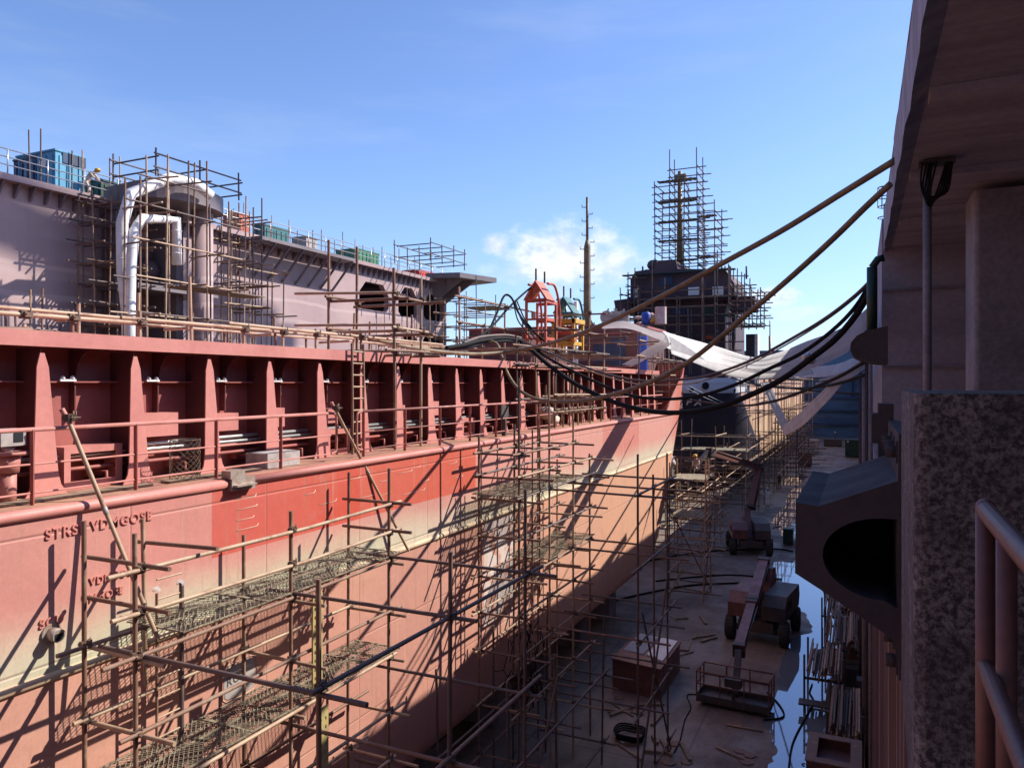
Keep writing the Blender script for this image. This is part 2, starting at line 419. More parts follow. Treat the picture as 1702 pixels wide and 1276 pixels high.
def wall_mat():
    m, nt, b, pos = newmat('dock_wall_steel')
    n1 = noise(nt, vscale(nt, pos, (1, 1.2, .1)), 1.2, 7, .65)
    col = mixc(nt, sstep(nt, n1, .35, .65), (.3, .2, .18), (.2, .13, .125))
    nt.links.new(col, b.inputs['Base Color']); b.inputs['Roughness'].default_value = .8
    return m
M['wall'] = wall_mat()
def hatched(name, c1, c2):
    m, nt, b, pos = newmat(name)
    w = noise(nt, pos, 9, 6, .7)
    col = mixc(nt, sstep(nt, w, .4, .6), c1, c2)
    nt.links.new(col, b.inputs['Base Color']); b.inputs['Roughness'].default_value = .9
    bumpit(nt, b, noise(nt, vscale(nt, pos, (30, 4, 4)), 2, 3), .5, .02)
    return m
M['mat'] = hatched('woven_deck', (.3, .25, .17), (.15, .12, .085))

def translucent(key, c1, c2, k=.55):
    m, nt, b, pos = newmat(key + '_fabric')
    col = mixc(nt, sstep(nt, noise(nt, pos, 1.3, 6), .35, .65), c1, c2)
    nt.links.new(col, b.inputs['Base Color']); b.inputs['Roughness'].default_value = .75
    tr = nt.nodes.new('ShaderNodeBsdfTranslucent'); nt.links.new(col, tr.inputs['Color'])
    mx = nt.nodes.new('ShaderNodeMixShader'); mx.inputs[0].default_value = k
    nt.links.new(b.outputs[0], mx.inputs[1]); nt.links.new(tr.outputs[0], mx.inputs[2])
    nt.links.new(mx.outputs[0], nt.nodes['Material Output'].inputs['Surface'])
    return m
M['white'] = translucent('white_sheeting', (.9, .9, .9), (.85, .84, .83), .85)
M['sheetblue'] = translucent('pale_sheeting', (.78, .79, .82), (.68, .69, .73), .6)
# ------------------------------------------------------------------ sky, sun, camera
EXPOSURE = 0.56
def world():
    w = bpy.data.worlds.new('World'); SC.world = w; w.use_nodes = True
    nt = w.node_tree; bg = nt.nodes['Background']
    sky = nt.nodes.new('ShaderNodeTexSky'); sky.sky_type = 'NISHITA'; sky.sun_disc = False
    sky.sun_elevation = math.asin(SUN.z); sky.sun_rotation = math.atan2(SUN.x, SUN.y)
    sky.air_density = 1.0; sky.dust_density = .35; sky.ozone_density = 3.2; sky.altitude = 0
    d = nt.nodes.new('ShaderNodeTexCoord').outputs['Generated']
    def dotv(v):
        n = nt.nodes.new('ShaderNodeVectorMath'); n.operation = 'DOT_PRODUCT'
        nt.links.new(d, n.inputs[0]); n.inputs[1].default_value = v
        return n.outputs['Value']
    up = dotv((0, 0, 1))
    fac = None
    n1 = noise(nt, vscale(nt, d, (1, 1, 1.6)), 9, 9, .6)
    n2 = noise(nt, vscale(nt, d, (1, 1, 1.6)), 26, 8, .65)
    nn = mnode(nt, 'ADD', mnode(nt, 'MULTIPLY', n1, .65), mnode(nt, 'MULTIPLY', n2, .35))
    # cumulus banks low over the yard: (photo bearing, height, half width, half height, density)
    for px, py, hw, hh, k in ((930, 425, 175, 85, 1.), (828, 408, 42, 34, .9), (1020, 440, 120, 70, .85), (1290, 492, 60, 28, .7), (1330, 520, 80, 20, .35), (870, 450, 120, 40, .45)):
        c = ray(px, py).normalized(); r = c.cross(V((0, 0, 1))).normalized(); u = r.cross(c)
        a = mnode(nt, 'DIVIDE', dotv(r), hw / FPX * .9); bb = mnode(nt, 'DIVIDE', dotv(u), hh / FPX * .9)
        q = mnode(nt, 'SQRT', mnode(nt, 'ADD', mnode(nt, 'MULTIPLY', a, a), mnode(nt, 'MULTIPLY', bb, bb)))
        front = mnode(nt, 'GREATER_THAN', dotv(c), .5)
        f = mnode(nt, 'SUBTRACT', mnode(nt, 'ADD', mnode(nt, 'MULTIPLY', nn, 2.4), -.55), q)
        f = mnode(nt, 'MULTIPLY', mnode(nt, 'MULTIPLY', sstep(nt, f, -.15, .55), k), front)
        fac = f if fac is None else mnode(nt, 'MAXIMUM', fac, f)
    shade = sstep(nt, n2, .35, .62)
    cl = mixc(nt, shade, CLOUD_D, CLOUD_L)
    # thin high veil and the pale band over the horizon
    skyc = mixc(nt, 1., sky.outputs[0], (1.0, 1.06, 1.3), 'MULTIPLY')
    veil = mnode(nt, 'MULTIPLY', sstep(nt, noise(nt, vscale(nt, d, (1.2, 1.2, 7)), 2.2, 6, .6), .48, .8), .16)
    col = mixc(nt, veil, skyc, CLOUD_D)
    col = mixc(nt, mnode(nt, 'MULTIPLY', sstep(nt, up, .0, .38, .4, 0.), .8), col, HAZE)
    col = mixc(nt, mnode(nt, 'MULTIPLY', fac, .9), col, cl)
    nt.links.new(col, bg.inputs['Color']); bg.inputs['Strength'].default_value = SKY_STRENGTH
SKY_STRENGTH = .115
CLOUD_L = (6.6, 6.7, 6.9); CLOUD_D = (4.6, 5.0, 5.8); HAZE = (2.5, 4.1, 6.8)
world()
su = bpy.data.lights.new('sun', 'SUN'); su.energy = 5.0; su.angle = R(.5); su.color = (1, .93, .82)
so = bpy.data.objects.new('sun', su); COL.objects.link(so); so.location = SUN * 60
so.rotation_euler = (-SUN).to_track_quat('-Z', 'Y').to_euler()
cam = bpy.data.cameras.new('camera'); cam.sensor_width = 36; cam.lens = 36 * FPX / 1702; cam.clip_start = .05; cam.clip_end = 3000
co = bpy.data.objects.new('camera', cam); COL.objects.link(co); co.rotation_euler = (R(90), 0, YAW)
SC.camera = co
SC.view_settings.view_transform = 'Standard'; SC.view_settings.look = 'None'
SC.view_settings.gamma = 1; SC.view_settings.exposure = EXPOSURE
SC.render.engine = 'CYCLES'
SC.cycles.use_denoising = True
SC.cycles.max_bounces = 6; SC.cycles.transparent_max_bounces = 8
# ------------------------------------------------------------------ the dock
g = MB(); g.add([(-420, -300, FLOOR), (300, -300, FLOOR), (300, 700, FLOOR), (-420, 700, FLOOR)], [(0, 1, 2, 3)])
struct('ground', g, M['floor'])
def puddle(name, outline, z):
    b = MB(); pts = []
    n = len(outline)
    for i in range(n):
        a = V(outline[i]); c = V(outline[(i + 1) % n])
        for k in range(6):
            p = a.lerp(c, k / 6); d = (c - a).normalized()
            pts.append(p + V((-d.y, d.x, 0)) * random.uniform(-.12, .12) * (1 if k else .3))
    pts = [V((p.x, p.y, z)) for p in pts]
    tr = tessellate_polygon([pts])
    b.add(pts, [tuple(t) for t in tr])
    return struct(name, b, M['water'])
FZ = FLOOR + .004
def fl(px, py): return onZ(px, py, FLOOR)
puddle('water_puddle', [fl(*p) for p in [(1268, 1360), (1274, 1276), (1290, 1240), (1268, 1196), (1290, 1150), (1296, 1110), (1304, 1062), (1352, 1050), (1342, 1022), (1312, 1000), (1292, 960), (1283, 935), (1330, 930), (1372, 990), (1398, 1050), (1418, 1120), (1425, 1276), (1424, 1400)]], FZ)
puddle('water_puddle', [fl(*p) for p in [(1282, 868), (1302, 842), (1318, 812), (1340, 806), (1352, 850), (1330, 900), (1300, 890)]], FZ)
puddle('water_puddle', [fl(*p) for p in [(1292, 800), (1330, 786), (1344, 792), (1326, 806), (1300, 806)]], FZ)
# dock wall with its ribs
w = MB(); w.box(.3, 9, -6, 200, FLOOR - .2, -1.9)
dw = Thing('dock_wall', 'ribbed brown steel wall of the dock below the concrete quay edge', 'wall', (.3, 10, FLOOR))
dw.part('wall_face', w, M['wall'])
rb = MB()
for i in range(120):
    y = 4 + i * .55 if i < 70 else 42.5 + (i - 70) * 2.2
    rb.box(.22 if i % 6 == 0 else .262, .297, y, y + (.16 if i % 6 == 0 else .1), FLOOR, -1.92)
dw.part('ribs', rb, M['wall'], kind='stuff')
q = MB(); q.box(.3, 9, -6, 200, -1.9, -1.65); struct('quay', q, M['conc'])
# upper wing wall beyond the roofed bay
w = MB(); w.box(.42, 9, 18.5, 200, -1.646, 3.6)
ww = Thing('wing_wall', 'tall grey concrete cross wall closing the roofed bay beyond the column', 'wall', (.42, 18.5, -1.65))
ww.part('wall_body', w, M['board'])
w = MB()
for z in (.35, 2.02): w.box(.43, 5, 18.43, 18.497, z, z + .05)
w.box(2.35, 2.41, 18.4, 18.497, -1.6, 3); w.box(3.3, 3.5, 18.44, 18.497, -1.6, 3)
ww.part('pour_joint', w, M['conc'])
# overhead slab, its edge slightly broken
s = MB(); ys = [-6 + i * .5 for i in range(50)]
prof = []
for y in ys: prof.append((.45 + random.uniform(-.012, .012), y))
lo = [V((x + random.uniform(0, .012), y, 2.88 + random.uniform(-.01, .02))) for x, y in prof]; hi = [V((x, y, 3.62)) for x, y in prof]
n = len(ys)
for i in range(n - 1):
    s.add([lo[i], lo[i + 1], hi[i + 1], hi[i]], [(0, 1, 2, 3)])
    s.add([lo[i], lo[i + 1], (.62, ys[i + 1], 2.96), (.62, ys[i], 2.96)], [(3, 2, 1, 0)])
s.box(.62, 10, -6, 18.5, 2.96, 3.1)
s.add([hi[0], hi[-1], (10, ys[-1], 3.62), (10, ys[0], 3.62)], [(0, 1, 2, 3)])
sl = Thing('overhead_slab', 'dark board-marked concrete slab overhead with a pale chipped edge', 'concrete slab', (5, 6, 2.88))
sl.part('slab', s, M['board'])
s = MB()
for y in (8.6, 11.9, 15.2): s.box(.63, 10, y, y + .28, 2.86, 2.957)
sl.part('downstand', s, M['board'])
# column with a rounded, worn corner
c = MB(); pr = []
for k in range(7): a = math.pi + k * math.pi / 12; pr.append(V((1.6 + .08 * math.cos(a), 13.08 + .08 * math.sin(a), -1.646)))
pr += [V((2.3, 13.0, -1.646)), V((2.3, 14, -1.646)), V((1.52, 14, -1.646))]
c.prism(pr, (0, 0, 4.5)); 
col_ = single('column', 'square concrete column with a worn pale corner under the overhead slab', 'column', c, M['conc'])
c = MB(); c.box(2.36, 4.2, 13.05, 13.5, -1.646, 2.855)
single('concrete_wall', 'flat dark concrete wall piece standing beside the column', 'wall', c, M['board'])
# standing pipe with coiled cable at its head
t = Thing('vertical_pipe', 'slim grey pipe standing under the slab with cable looped at its top', 'pipe', (.8, 11.4, -1.646))
t.part('pipe', MB().tube([(.8, 11.4, -1.646), (.8, 11.4, 2.9)], .052, 12), M['conc'])
b = MB(); b.box(.7, 1.12, 11.3, 11.5, 2.88, 2.93)
t.part('bracket', b, M['liftd'])
b = MB()
for k in range(5):
    b.tube(cat_rom([(.74 + .04 * k, 11.3, 2.9), (.72 + .02 * k, 11.28, 2.6 - .05 * k), (.82, 11.3, 2.32 + .03 * k), (.9 + .03 * k, 11.3, 2.5), (1.02 + .015 * k, 11.32, 2.9)], 6), .014, 6)
t.part('cable', b, M['black'])
# parapet block
b = MB(); pr = []
x0, x1, y0, y1 = .205, 3.2, 3.62, 5.4
for k in range(6): a = math.pi + k * math.pi / 10; pr.append(V((x0 + .06 + .06 * math.cos(a), y0 + .06 + .06 * math.sin(a), -1.9)))
pr += [V((x1, y0, -1.9)), V((x1, y1, -1.9)), V((x0 + .03, y1, -1.9))]
b.prism(pr, (0, 0, 1.86))
single('concrete_parapet', 'weathered aggregate concrete parapet block beside the steel handrail', 'concrete block', b, M['block'])
# near handrail
HR = M['lift']
t = Thing('handrail', 'worn brown tube handrail in the corner in front of the concrete parapet', 'handrail', (.34, 2.6, -1.646))
t.part('rail', MB().tube([(.335, 2.62, -.372), (.325, 1.9, -.372), (.31, .4, -.372)], .027, 12), HR)
t.part('rail', MB().tube([(.335, 2.62, -.83), (.325, 1.9, -.83), (.31, .4, -.83)], .025, 12), HR)
t.part('post', MB().tube([(.335, 2.62, -1.646), (.335, 2.62, -.36)], .026, 12).ball((.335, 2.62, -.366), .028), HR)
t.part('post', MB().tube([(.37, 2.5, -1.646), (.37, 2.5, -.4)], .026, 12), HR)
# dock fender bracket
prof = [(.35, -.36), (.25, -.36), (.245, -.70), (-.29, -.92), (-.45, -.90), (-.455, -1.44), (-.25, -1.56), (.2, -1.84), (.25, -1.98), (.25, -2.14), (.35, -2.14)]
hole = []
for k in range(21):
    a = math.pi / 2 + math.pi * k / 20
    hole.append((.16 + .42 * math.cos(a) * (1 if k not in () else 1), -1.28 + .3 * math.sin(a)))
hole = [(.24, -.98)] + hole + [(.24, -1.62)]
f = MB(); Y0 = 6.15
f.holed([(x, Y0, z) for x, z in prof], [[(x, Y0, z) for x, z in hole]], (0, 2.3, 0))
t = Thing('arch_fender', 'big dark arch fender with a round hollow bolted to the dock wall', 'dock fender', (.3, 7.2, -2.14))
t.part('fender_body', f, M['steel'])
f = MB(); f.prism([(x, Y0 + 1.6, z) for x, z in hole], (0, .05, 0)); t.part('hollow_shade_plate', f, M['liftd'])  # dark plate added to keep light from showing through the open hollow
for y in (6.3, 6.9, 7.5):
    for z in (-.5, -2.05):
        b = MB(); b.tube([(.25, y, z), (.17, y, z)], .05, 6); b.box(.235, .25, y - .08, y + .08, z - .08, z + .08)
        t.part('bolt', b, M['steel'])
b = MB(); b.box(.16, .2999, 8.46, 8.9, -.9, -.2); b.box(.1, .16, 8.5, 8.86, -.6, -.3)
single('wall_bracket', 'small stepped steel bracket on the dock wall behind the arch fender', 'bracket', b, M['steel'])
# rounded bumper and green pipe further along
b = MB()
pr = [(.42, .98), (.12, .92), (-.06, .83), (-.15, .72), (-.17, .6), (-.12, .48), (.0, .41), (.2, .36), (.42, .34)]
b.prism([(x, 14.3, z) for x, z in pr], (0, 1.2, 0))
single('wall_bumper', 'dark rounded bumper sticking out of the wing wall under a green pipe', 'bumper', b, M['steel'])
b = MB(); b.tube([(.2, 16.2, 1.02), (.2, 16.2, 2.25)], .095, 12); b.tube([(.2, 16.2, .98), (.2, 16.2, 1.04)], .13, 12); b.tube([(.2, 16.2, 2.25), (.3, 16.2, 2.4), (.41, 16.2, 2.42)], .07, 10)
single('standpipe', 'dark green standpipe on the wall where black hoses hang', 'pipe', b, M['dkgreen'])
# buttress strips and cables on the wall face behind the fender
for i, (y, x, r) in enumerate(((20.5, .22, .05), (22.5, .16, .06), (26., .1, .07), (31., .02, .09))):
    b = MB(); b.tube([(x, y, FLOOR), (x, y, .95 - .1 * i)], r, 10)
    for z in (-9, -5, -2): b.box(x - .03, .29, y - .03, y + .03, z, z + .06)
    single('wall_pipe', ['thin pale pipe running up the dock wall nearest the fender', 'second grey pipe up the dock wall past the fender', 'third dock wall pipe, thicker and further off', 'thickest and farthest grey pipe on the dock wall'][i], 'pipe', b, M[['conc', 'steel', 'conc', 'steel'][i]], 'pipes up the dock wall')
# hanging cables and red pipe low on the wall beside the pipe racks
b = MB(); b.tube([(.14, 18, FLOOR + .05), (.14, 30, FLOOR + .6), (.16, 40, FLOOR + 1.)], .05, 8); single('wall_foot_pipe', 'rusty red pipe running along the foot of the dock wall', 'pipe', b, M['lift'])
b = MB(); b.tube([(.22, 17, FLOOR + .4), (.22, 44, FLOOR + 1.4)], .07, 8); single('black_cable', 'thick black cable along the foot of the dock wall', 'cable', b, M['black'])
# far dock gate
b = MB(); b.box(-70, .3, 176, 180, FLOOR, 7.4)
gt = Thing('dock_gate', 'long dark blue gate closing the far end of the dock', 'dock gate', (-30, 176, FLOOR))
gt.part('gate_panel', b, M['gateblue'])
b = MB()
for z in (-8.8, -5.9, -3.2): b.box(-70, .25, 175.4, 175.99, z, z + .5)
for k in range(16): b.box(-68 + k * 4.4, -67.6 + k * 4.4, 175.5, 175.98, -2.6, 1.2)
gt.part('girder', b, M['dkblue'])
b = MB(); b.box(-70, .25, 174.9, 175.98, 1.3, 1.9); gt.part('walkway', b, M['gateblue'])
# floodlight mast on the wing wall
t = Thing('light_mast', 'tiny caged light mast standing on top of the wing wall', 'mast', (.85, 31, 3.6))
t.part('mast', MB().tube([(.85, 31, 3.6), (.85, 31, 6.6)], .09, 8), M['dkgreen'])
b = MB()
for z in (6.1, 6.5, 6.85, 7.2): 
    b.tube([(.85 + .28 * math.cos(a), 31 + .28 * math.sin(a), z) for a in [k * math.pi / 6 for k in range(13)]], .02, 6)
for k in range(6): a = k * math.pi / 3; b.tube([(.85 + .28 * math.cos(a), 31 + .28 * math.sin(a), 6.5), (.85 + .28 * math.cos(a), 31 + .28 * math.sin(a), 7.2)], .015, 6)
t.part('cage', b, M['dkgreen'])
# quay crane whose boom passes high above the yard, off to the right of the picture
P1 = onX(-60, 338, -40) + SUN * 105; P2 = onX(450, 548, -40) + SUN * 105
t = Thing('quay_crane', 'tall quay crane with a long box boom standing beyond the dock wall', 'crane', (P2.x, P2.y, -1.65))
t.part('boom', MB().bar(P1, P2, 1.5, 1.5), M['greyp'])
t.part('tower', MB().bar(V((P2.x, P2.y, -1.65)), P2 + V((0, 0, -1.2)), 3, 3), M['greyp'])

# unseen landward wall, added to keep sky light out of the roofed bay
w = MB(); w.box(9.002, 9.4, -6.4, 18.49, -1.646, 3.6); 
t = Thing('bay_light_blocker', 'unseen concrete wall added landward to keep the roofed bay dark', 'wall', (9.2, 6, -1.65)); t.part('wall_body', w, M['board'])

# unseen dark block added behind the viewpoint to cut sky light on shaded faces
t = Thing('sky_blocker', 'unseen dark hall added behind the viewpoint to block sky light', 'light blocker', (-30, -40, FLOOR))
b = MB(); b.box(-110, 60, -70, -34, FLOOR, 42); t.part('wall', b, M['liftd'])
b = MB(); b.prism([(-110.5, -33.5, 42.002), (60.5, -33.5, 42.002), (60.5, -52, 48), (-110.5, -52, 48)], (0, 0, .3)); t.part('roof', b, M['liftd'])
b = MB()
for x in range(-100, 50, 12): b.box(x, x + 8, -33.99, -33.9, FLOOR, 26)
t.part('door', b, M['dkblue'])
# ------------------------------------------------------------------ the near ship
XS = -9.4; DK = -1.55
s1 = Thing('cargo_ship', 'red primered cargo ship in dry dock, nearest ship on the left', 'ship', (-17.4, 18, -9.2))
def yend1(z):
    ks = [(-9.2, 36.6), (-7.6, 38.7), (-6.7, 39.6), (-2.1, 43.2), (-1.55, 43.6), (1.3, 45.6)]
    for (a, ya), (b, yb) in zip(ks, ks[1:]):
        if z <= b: return ya + (yb - ya) * (z - a) / (b - a)
    return ks[-1][1]
def ring1(z, inset=0., y0=-14., n=10, x=XS):
    ye = yend1(z) - .4; pts = []
    ny = 30
    for i in range(ny): pts.append(V((x - inset, y0 + (ye - y0) * i / ny, z)))
    for k in range(n + 1):
        a = math.pi / 2 * k / n; pts.append(V((-17.4 + (8 - inset) * math.cos(a), ye + (4 - inset) * math.sin(a), z)))
    return pts
def loft(b, rings, mi=0):
    n = len(rings[0]); o = len(b.v)
    b.add([p for r_ in rings for p in r_], [(i * n + k, i * n + k + 1, (i + 1) * n + k + 1, (i + 1) * n + k) for i in range(len(rings) - 1) for k in range(n - 1)], True, mi)
def mirror1(pts): return [V((-34.8 - p.x, p.y, p.z)) for p in reversed(pts)]
h = MB(); lv = [(-9.2, .9), (-9.05, .35), (-8.8, .1), (-8.5, 0), (-7.6, 0), (-6.7, 0), (-5.2, 0), (-3.72, 0), (-2.9, 0), (-2.1, 0), (-1.55, 0)]
full = []
for z, ins in lv:
    r_ = ring1(z, ins); full.append(r_ + mirror1(r_)[1:])
loft(h, full)
bt = full[0]; n = len(bt); h.add(bt, [tuple(range(n))])
s1.part('hull', h, M['hull'])
hull1 = bpy.data.objects['hull']
d = MB(); top = [p + V((0, 0, -.004)) for p in full[-1]]
tr = tessellate_polygon([top]); d.add(top, [tuple(t) for t in tr])
s1.part('deck', d, M['deckp'])
# rub rails, with the bare bracket where a length is missing
def halfround(y0, y1, z, r, m, name='rub_rail', x=XS):
    ys = [y0 + (y1 - y0) * i / 12 for i in range(13)]
    s1.part(name, MB().tube([(x - .01, y, z) for y in ys], r, 12), m)
halfround(-14, 9.28, -1.63, .075, M['pink']); halfround(9.86, 42.9, -1.63, .075, M['pink'])
b = MB(); b.box(-9.44, -9.29, 9.3, 9.82, -1.75, -1.55); b.box(-9.5, -9.3, 9.28, 9.6, -1.548, -1.42); b.box(-9.29, -9.2, 9.33, 9.78, -1.68, -1.65)
s1.part('bracket', b, M['bare'], label='bare steel bracket between two lengths of rub rail')
halfround(-14, 41.2, -3.74, .065, M['cream'])
# coaming
YB0, YB1 = -8, 42.2
b = MB(); b.box(-10.96, -10.92, YB0, YB1, DK, .69); b.box(-23.2, -23.16, YB0, YB1, DK, .55); b.box(-23.2, -10.92, YB1, YB1 + .05, DK, .55)
s1.part('coaming', b, M['maroon'])
b = MB(); b.box(-10.34, -10.31, YB0, YB1 + .1, .52, .74); b.box(-11.62, -10.34, YB0, YB1 + .1, .70, .738)
s1.part('coaming_beam', b, M['pink'])
b = MB(); b.box(-23.3, -11.63, YB0, YB1, .66, .72); s1.part('hatch_cover', b, M['pink'])
b = MB(); b.box(-10.919, -10.74, YB0, YB1, .02, .045); s1.part('stiffener', b, M['maroon'])
k = -9
YST = []
while 6.86 + 1.49 * k < 42: YST.append(6.86 + 1.49 * k); k += 1
lit_stay = {}
def stay(y):
    b = MB(); H = Vector((-.1, 0, 1.98)); base = V((-10.28, y, DK + .002))
    sh = [(-.3, 0), (-.21, .07), (-.175, .15), (-.085, .9), (-.03, 1), (.03, 1), (.085, .9), (.175, .15), (.21, .07), (.3, 0)]
    n_ = V((.025, 0, 0))
    b.prism([base + V((0, dy, 0)) + H * s for dy, s in sh], n_)
    return b
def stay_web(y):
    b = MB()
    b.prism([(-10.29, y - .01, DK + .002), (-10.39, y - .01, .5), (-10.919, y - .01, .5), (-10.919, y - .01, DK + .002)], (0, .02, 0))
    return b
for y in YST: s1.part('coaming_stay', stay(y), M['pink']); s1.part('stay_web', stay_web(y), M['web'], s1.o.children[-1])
# light frames between the stays: curved rib plates
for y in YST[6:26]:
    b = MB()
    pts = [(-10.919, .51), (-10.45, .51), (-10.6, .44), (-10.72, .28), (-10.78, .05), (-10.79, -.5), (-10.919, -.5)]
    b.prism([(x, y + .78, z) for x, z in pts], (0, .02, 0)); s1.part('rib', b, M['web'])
# cable trunk, pipe runs, lockers
for i, y in enumerate(YST[6:22]):
    b = MB()
    y1 = y + (.95 if i % 3 else .72)
    b.box(-10.919, -10.62 if i % 4 else -10.5, y + .03, y1, -.86, -.48 - .06 * (i % 2))
    if i % 5 != 3: s1.part('cable_trunk', b, M['pink'])
for z, x, r, mm in ((-.98, -10.66, .035, 'galv'), (-1.06, -10.58, .03, 'galv'), (-1.14, -10.72, .03, 'rail'), (-1.26, -10.62, .03, 'maroon')):
    s1.part('pipe_run', MB().tube([(x, YB0, z), (x, 26.5, z)], r, 8), M[mm])
def locker(y0, y1, z1, x=-10.46):
    b = MB(); z0 = DK + .002; 
    out = [(x, y0, z0), (x, y1, z0), (x, y1, z1), (x, y0, z1)]; e = .1
    inn = [(x, y0 + e, z0 + .12), (x, y1 - e, z0 + .12), (x, y1 - e, z1 - e), (x, y0 + e, z1 - e)]
    b.holed(out, [inn], (-.03, 0, 0)); b.box(x - .4, x - .03, y0, y0 + .02, z0, z1); b.box(x - .4, x - .03, y1 - .02, y1, z0, z1); b.box(x - .4, x - .03, y0 + .02, y1 - .02, z1 - .02, z1)
    s1.part('locker', b, M['pink'])
locker(7.25, 8.2, -.92); locker(13.2, 14.0, -1.0); locker(19.3, 20.1, -1.0)
b = MB()
for y in YST[7:20]: b.box(-10.9, -10.76, y + 1.02, y + 1.3, -1.42, -1.3); b.tube([(-10.8, y + 1.1, -1.34), (-10.5, y + 1.1, -1.34), (-10.5, y + 1.1, DK)], .025, 6)
s1.part('valve_row', b, M['maroon'], kind='stuff')
for y in YST[6:20]:
    b = MB(); b.ball((-10.72, y + .55, .09), .035); b.ball((-10.72, y + .7, .09), .035); b.box(-10.74, -10.7, y + .5, y + .75, .04, .07)
    s1.part('lamp_fitting', b, M['whitep'])
# side rails on deck edge: top rail, two lower rails, flat-bar posts
def guard(y0, y1, step, gate0=False, gate1=False, x=-9.66, top=-.585):
    r_ = MB().tube([(x, y0, top), (x, y1, top)], .03, 10)
    s1.part('guard_rail', r_, M['rail']); rail_o = s1.o.children[-1]
    for z in (-1.03, -1.4): s1.part('lower_rail', MB().tube([(x, y0, z), (x, y1, z)], .014, 8), M['rail'], parent=None)
    y = y0 + .05
    while y <= y1:
        b = MB(); b.box(x - .035, x + .035, y - .008, y + .008, DK, top); s1.part('rail_post', b, M['maroon']); y += step
    for g_, yy, sg in ((gate0, y0, -1), (gate1, y1, 1)):
        if g_:
            b = MB(); b.tube(cat_rom([(x, yy, top), (x, yy + sg * .14, top - .03), (x, yy + sg * .18, top - .14), (x, yy + sg * .18, -1.26), (x, yy + sg * .14, -1.37), (x, yy, -1.4)], 5), .025, 8)
            s1.part('rail_end', b, M['rail'])
guard(-9.85 + 1.53 * .5, 12.3, 1.53, False, True); guard(13.35, 24.4, 1.62, True, False); guard(31., 40.2, 1.6)
# bulwark at the end of the ship
b = MB(); rr = []
def bul_h(y): return .02 + 2.85 * min(1, max(0, (y - 40.3) / 4.3)) ** .8
for tk in (0, 1):
    row0 = []; row1 = []
    base = [p for p in ring1(-1.55, .03 + tk * .05) if p.y > 40.3]
    dense = []
    ref = ring1(-1.55, .03 + tk * .05)
    y = 40.3
    while y < yend1(-1.55) - .4: dense.append(V((XS - .03 - tk * .05, y, -1.55))); y += .4
    dense += [p for p in ref if p.y >= yend1(-1.55) - .41]
    for p in dense:
        hh = bul_h(p.y + (0 if p.x > -9.6 else .6)); fl_ = .35 * hh / 2.8
        dirn = V((p.x + 17.4, (p.y - 42) * .9 if p.y > 42 else 0, 0)).normalized()
        row0.append(p.copy()); row1.append(p + V((0, .75 * hh / 2.8 if p.x > -10.5 else .9 * hh / 2.8, hh)) + dirn * fl_ * .5)
    rr.append((row0, row1))
(a0, a1), (b0, b1) = rr
n = len(a0)
for i in range(n - 1):
    b.add([a0[i], a0[i + 1], a1[i + 1], a1[i]], [(0, 1, 2, 3)], True)
    b.add([b0[i], b0[i + 1], b1[i + 1], b1[i]], [(3, 2, 1, 0)], True)
    b.add([a1[i], a1[i + 1], b1[i + 1], b1[i]], [(0, 1, 2, 3)])
s1.part('bulwark', b, M['hull'])
b = MB()
for i in range(0, n - 1, 2): b.prism([b0[i] + V((0, 0, .01)), b1[i] - V((.02, 0, .02)), b0[i] + V((-.5, 0, .01))], (0, .02, 0))
s1.part('bulwark_brace', b, M['maroon'], kind='stuff')
# accommodation at the forward end with white frame
b = MB(); b.box(-22.5, -11.6, 42.4, 49, DK + .003, 3.4)
s1.part('deckhouse', b, M['house1']); dh = s1.o.children[-1]
for x in (-21, -17.6, -14.2):
    b = MB(); b.box(x, x + 1.1, 42.35, 42.39, 1.2, 2.3); s1.part('window', b, M['dkblue'], dh)
b = MB(); b.box(-13.2, -12.3, 42.34, 42.39, .9, 2.6)
s1.part('door', b, M['dkblue'], dh)
b = MB()
for z in (.95, 2.9, 3.38): b.box(-22.6, -11.5, 42.3, 42.38, z, z + .08)
b.box(-11.6, -11.5, 42.4, 49, 3.3, 3.46); s1.part('stringer', b, M['maroon'])
b = MB(); b.bar((-14.6, 38.2, .75), (-14.6, 38.2, 4.6), .45, .3); s1.part('white_post', b, M['whitep'])
b = MB(); b.bar((-13.85, 38.3, .75), (-13.85, 38.3, 4.4), .18, .2); s1.part('white_post', b, M['whitep'])
# raised lettering and stencilled square on the side
def plate(px, py, x=XS + .001):
    """text plane on the ship's side: origin at the pixel's point on the side, letters reading along +Y"""
    p = onX(px, py, x)
    return Matrix.Translation(p) @ Matrix(((0, 0, 1, 0), (1, 0, 0, 0), (0, 1, 0, 0), (0, 0, 0, 1)))
for body, px, py, sz in (('STRSE', 74, 897, .165), ('VDMGOSE', 150, 882, .165), ('VDMGOSE', 148, 973, .125), ('VMGOSE', 136, 1004, .125), ('SCU', 64, 1045, .14)):
    s1.part('lettering', text_mesh(body, sz * 1.15, .02, plate(px, py)), M['pink'], hull1)
p = onX(372, 1166, XS); q_ = onX(424, 1088, XS)
b = MB(); pts = []
for k in range(28):
    a = 2 * math.pi * k / 28; ca, sa = math.cos(a), math.sin(a)
    e = max(abs(ca), abs(sa)) ** .8
    pts.append(V((XS + .003, (p.y + q_.y) / 2 + (q_.y - p.y) / 2 * ca / e + random.uniform(-.01, .01), (p.z + q_.z) / 2 + (q_.z - p.z) / 2 * sa / e + random.uniform(-.01, .01))))
b.prism(pts, (.004, 0, 0)); s1.part('marking', b, M['patch'], hull1)
s1.part('lettering', text_mesh('ROY', .2, .003, Matrix.Translation(V((XS + .008, p.y + .05, (p.z + q_.z) / 2 - .05))) @ Matrix(((0, 0, 1, 0), (1, 0, 0, 0), (.08, 1, 0, 0), (0, 0, 0, 1)))), M['liftd'], hull1)
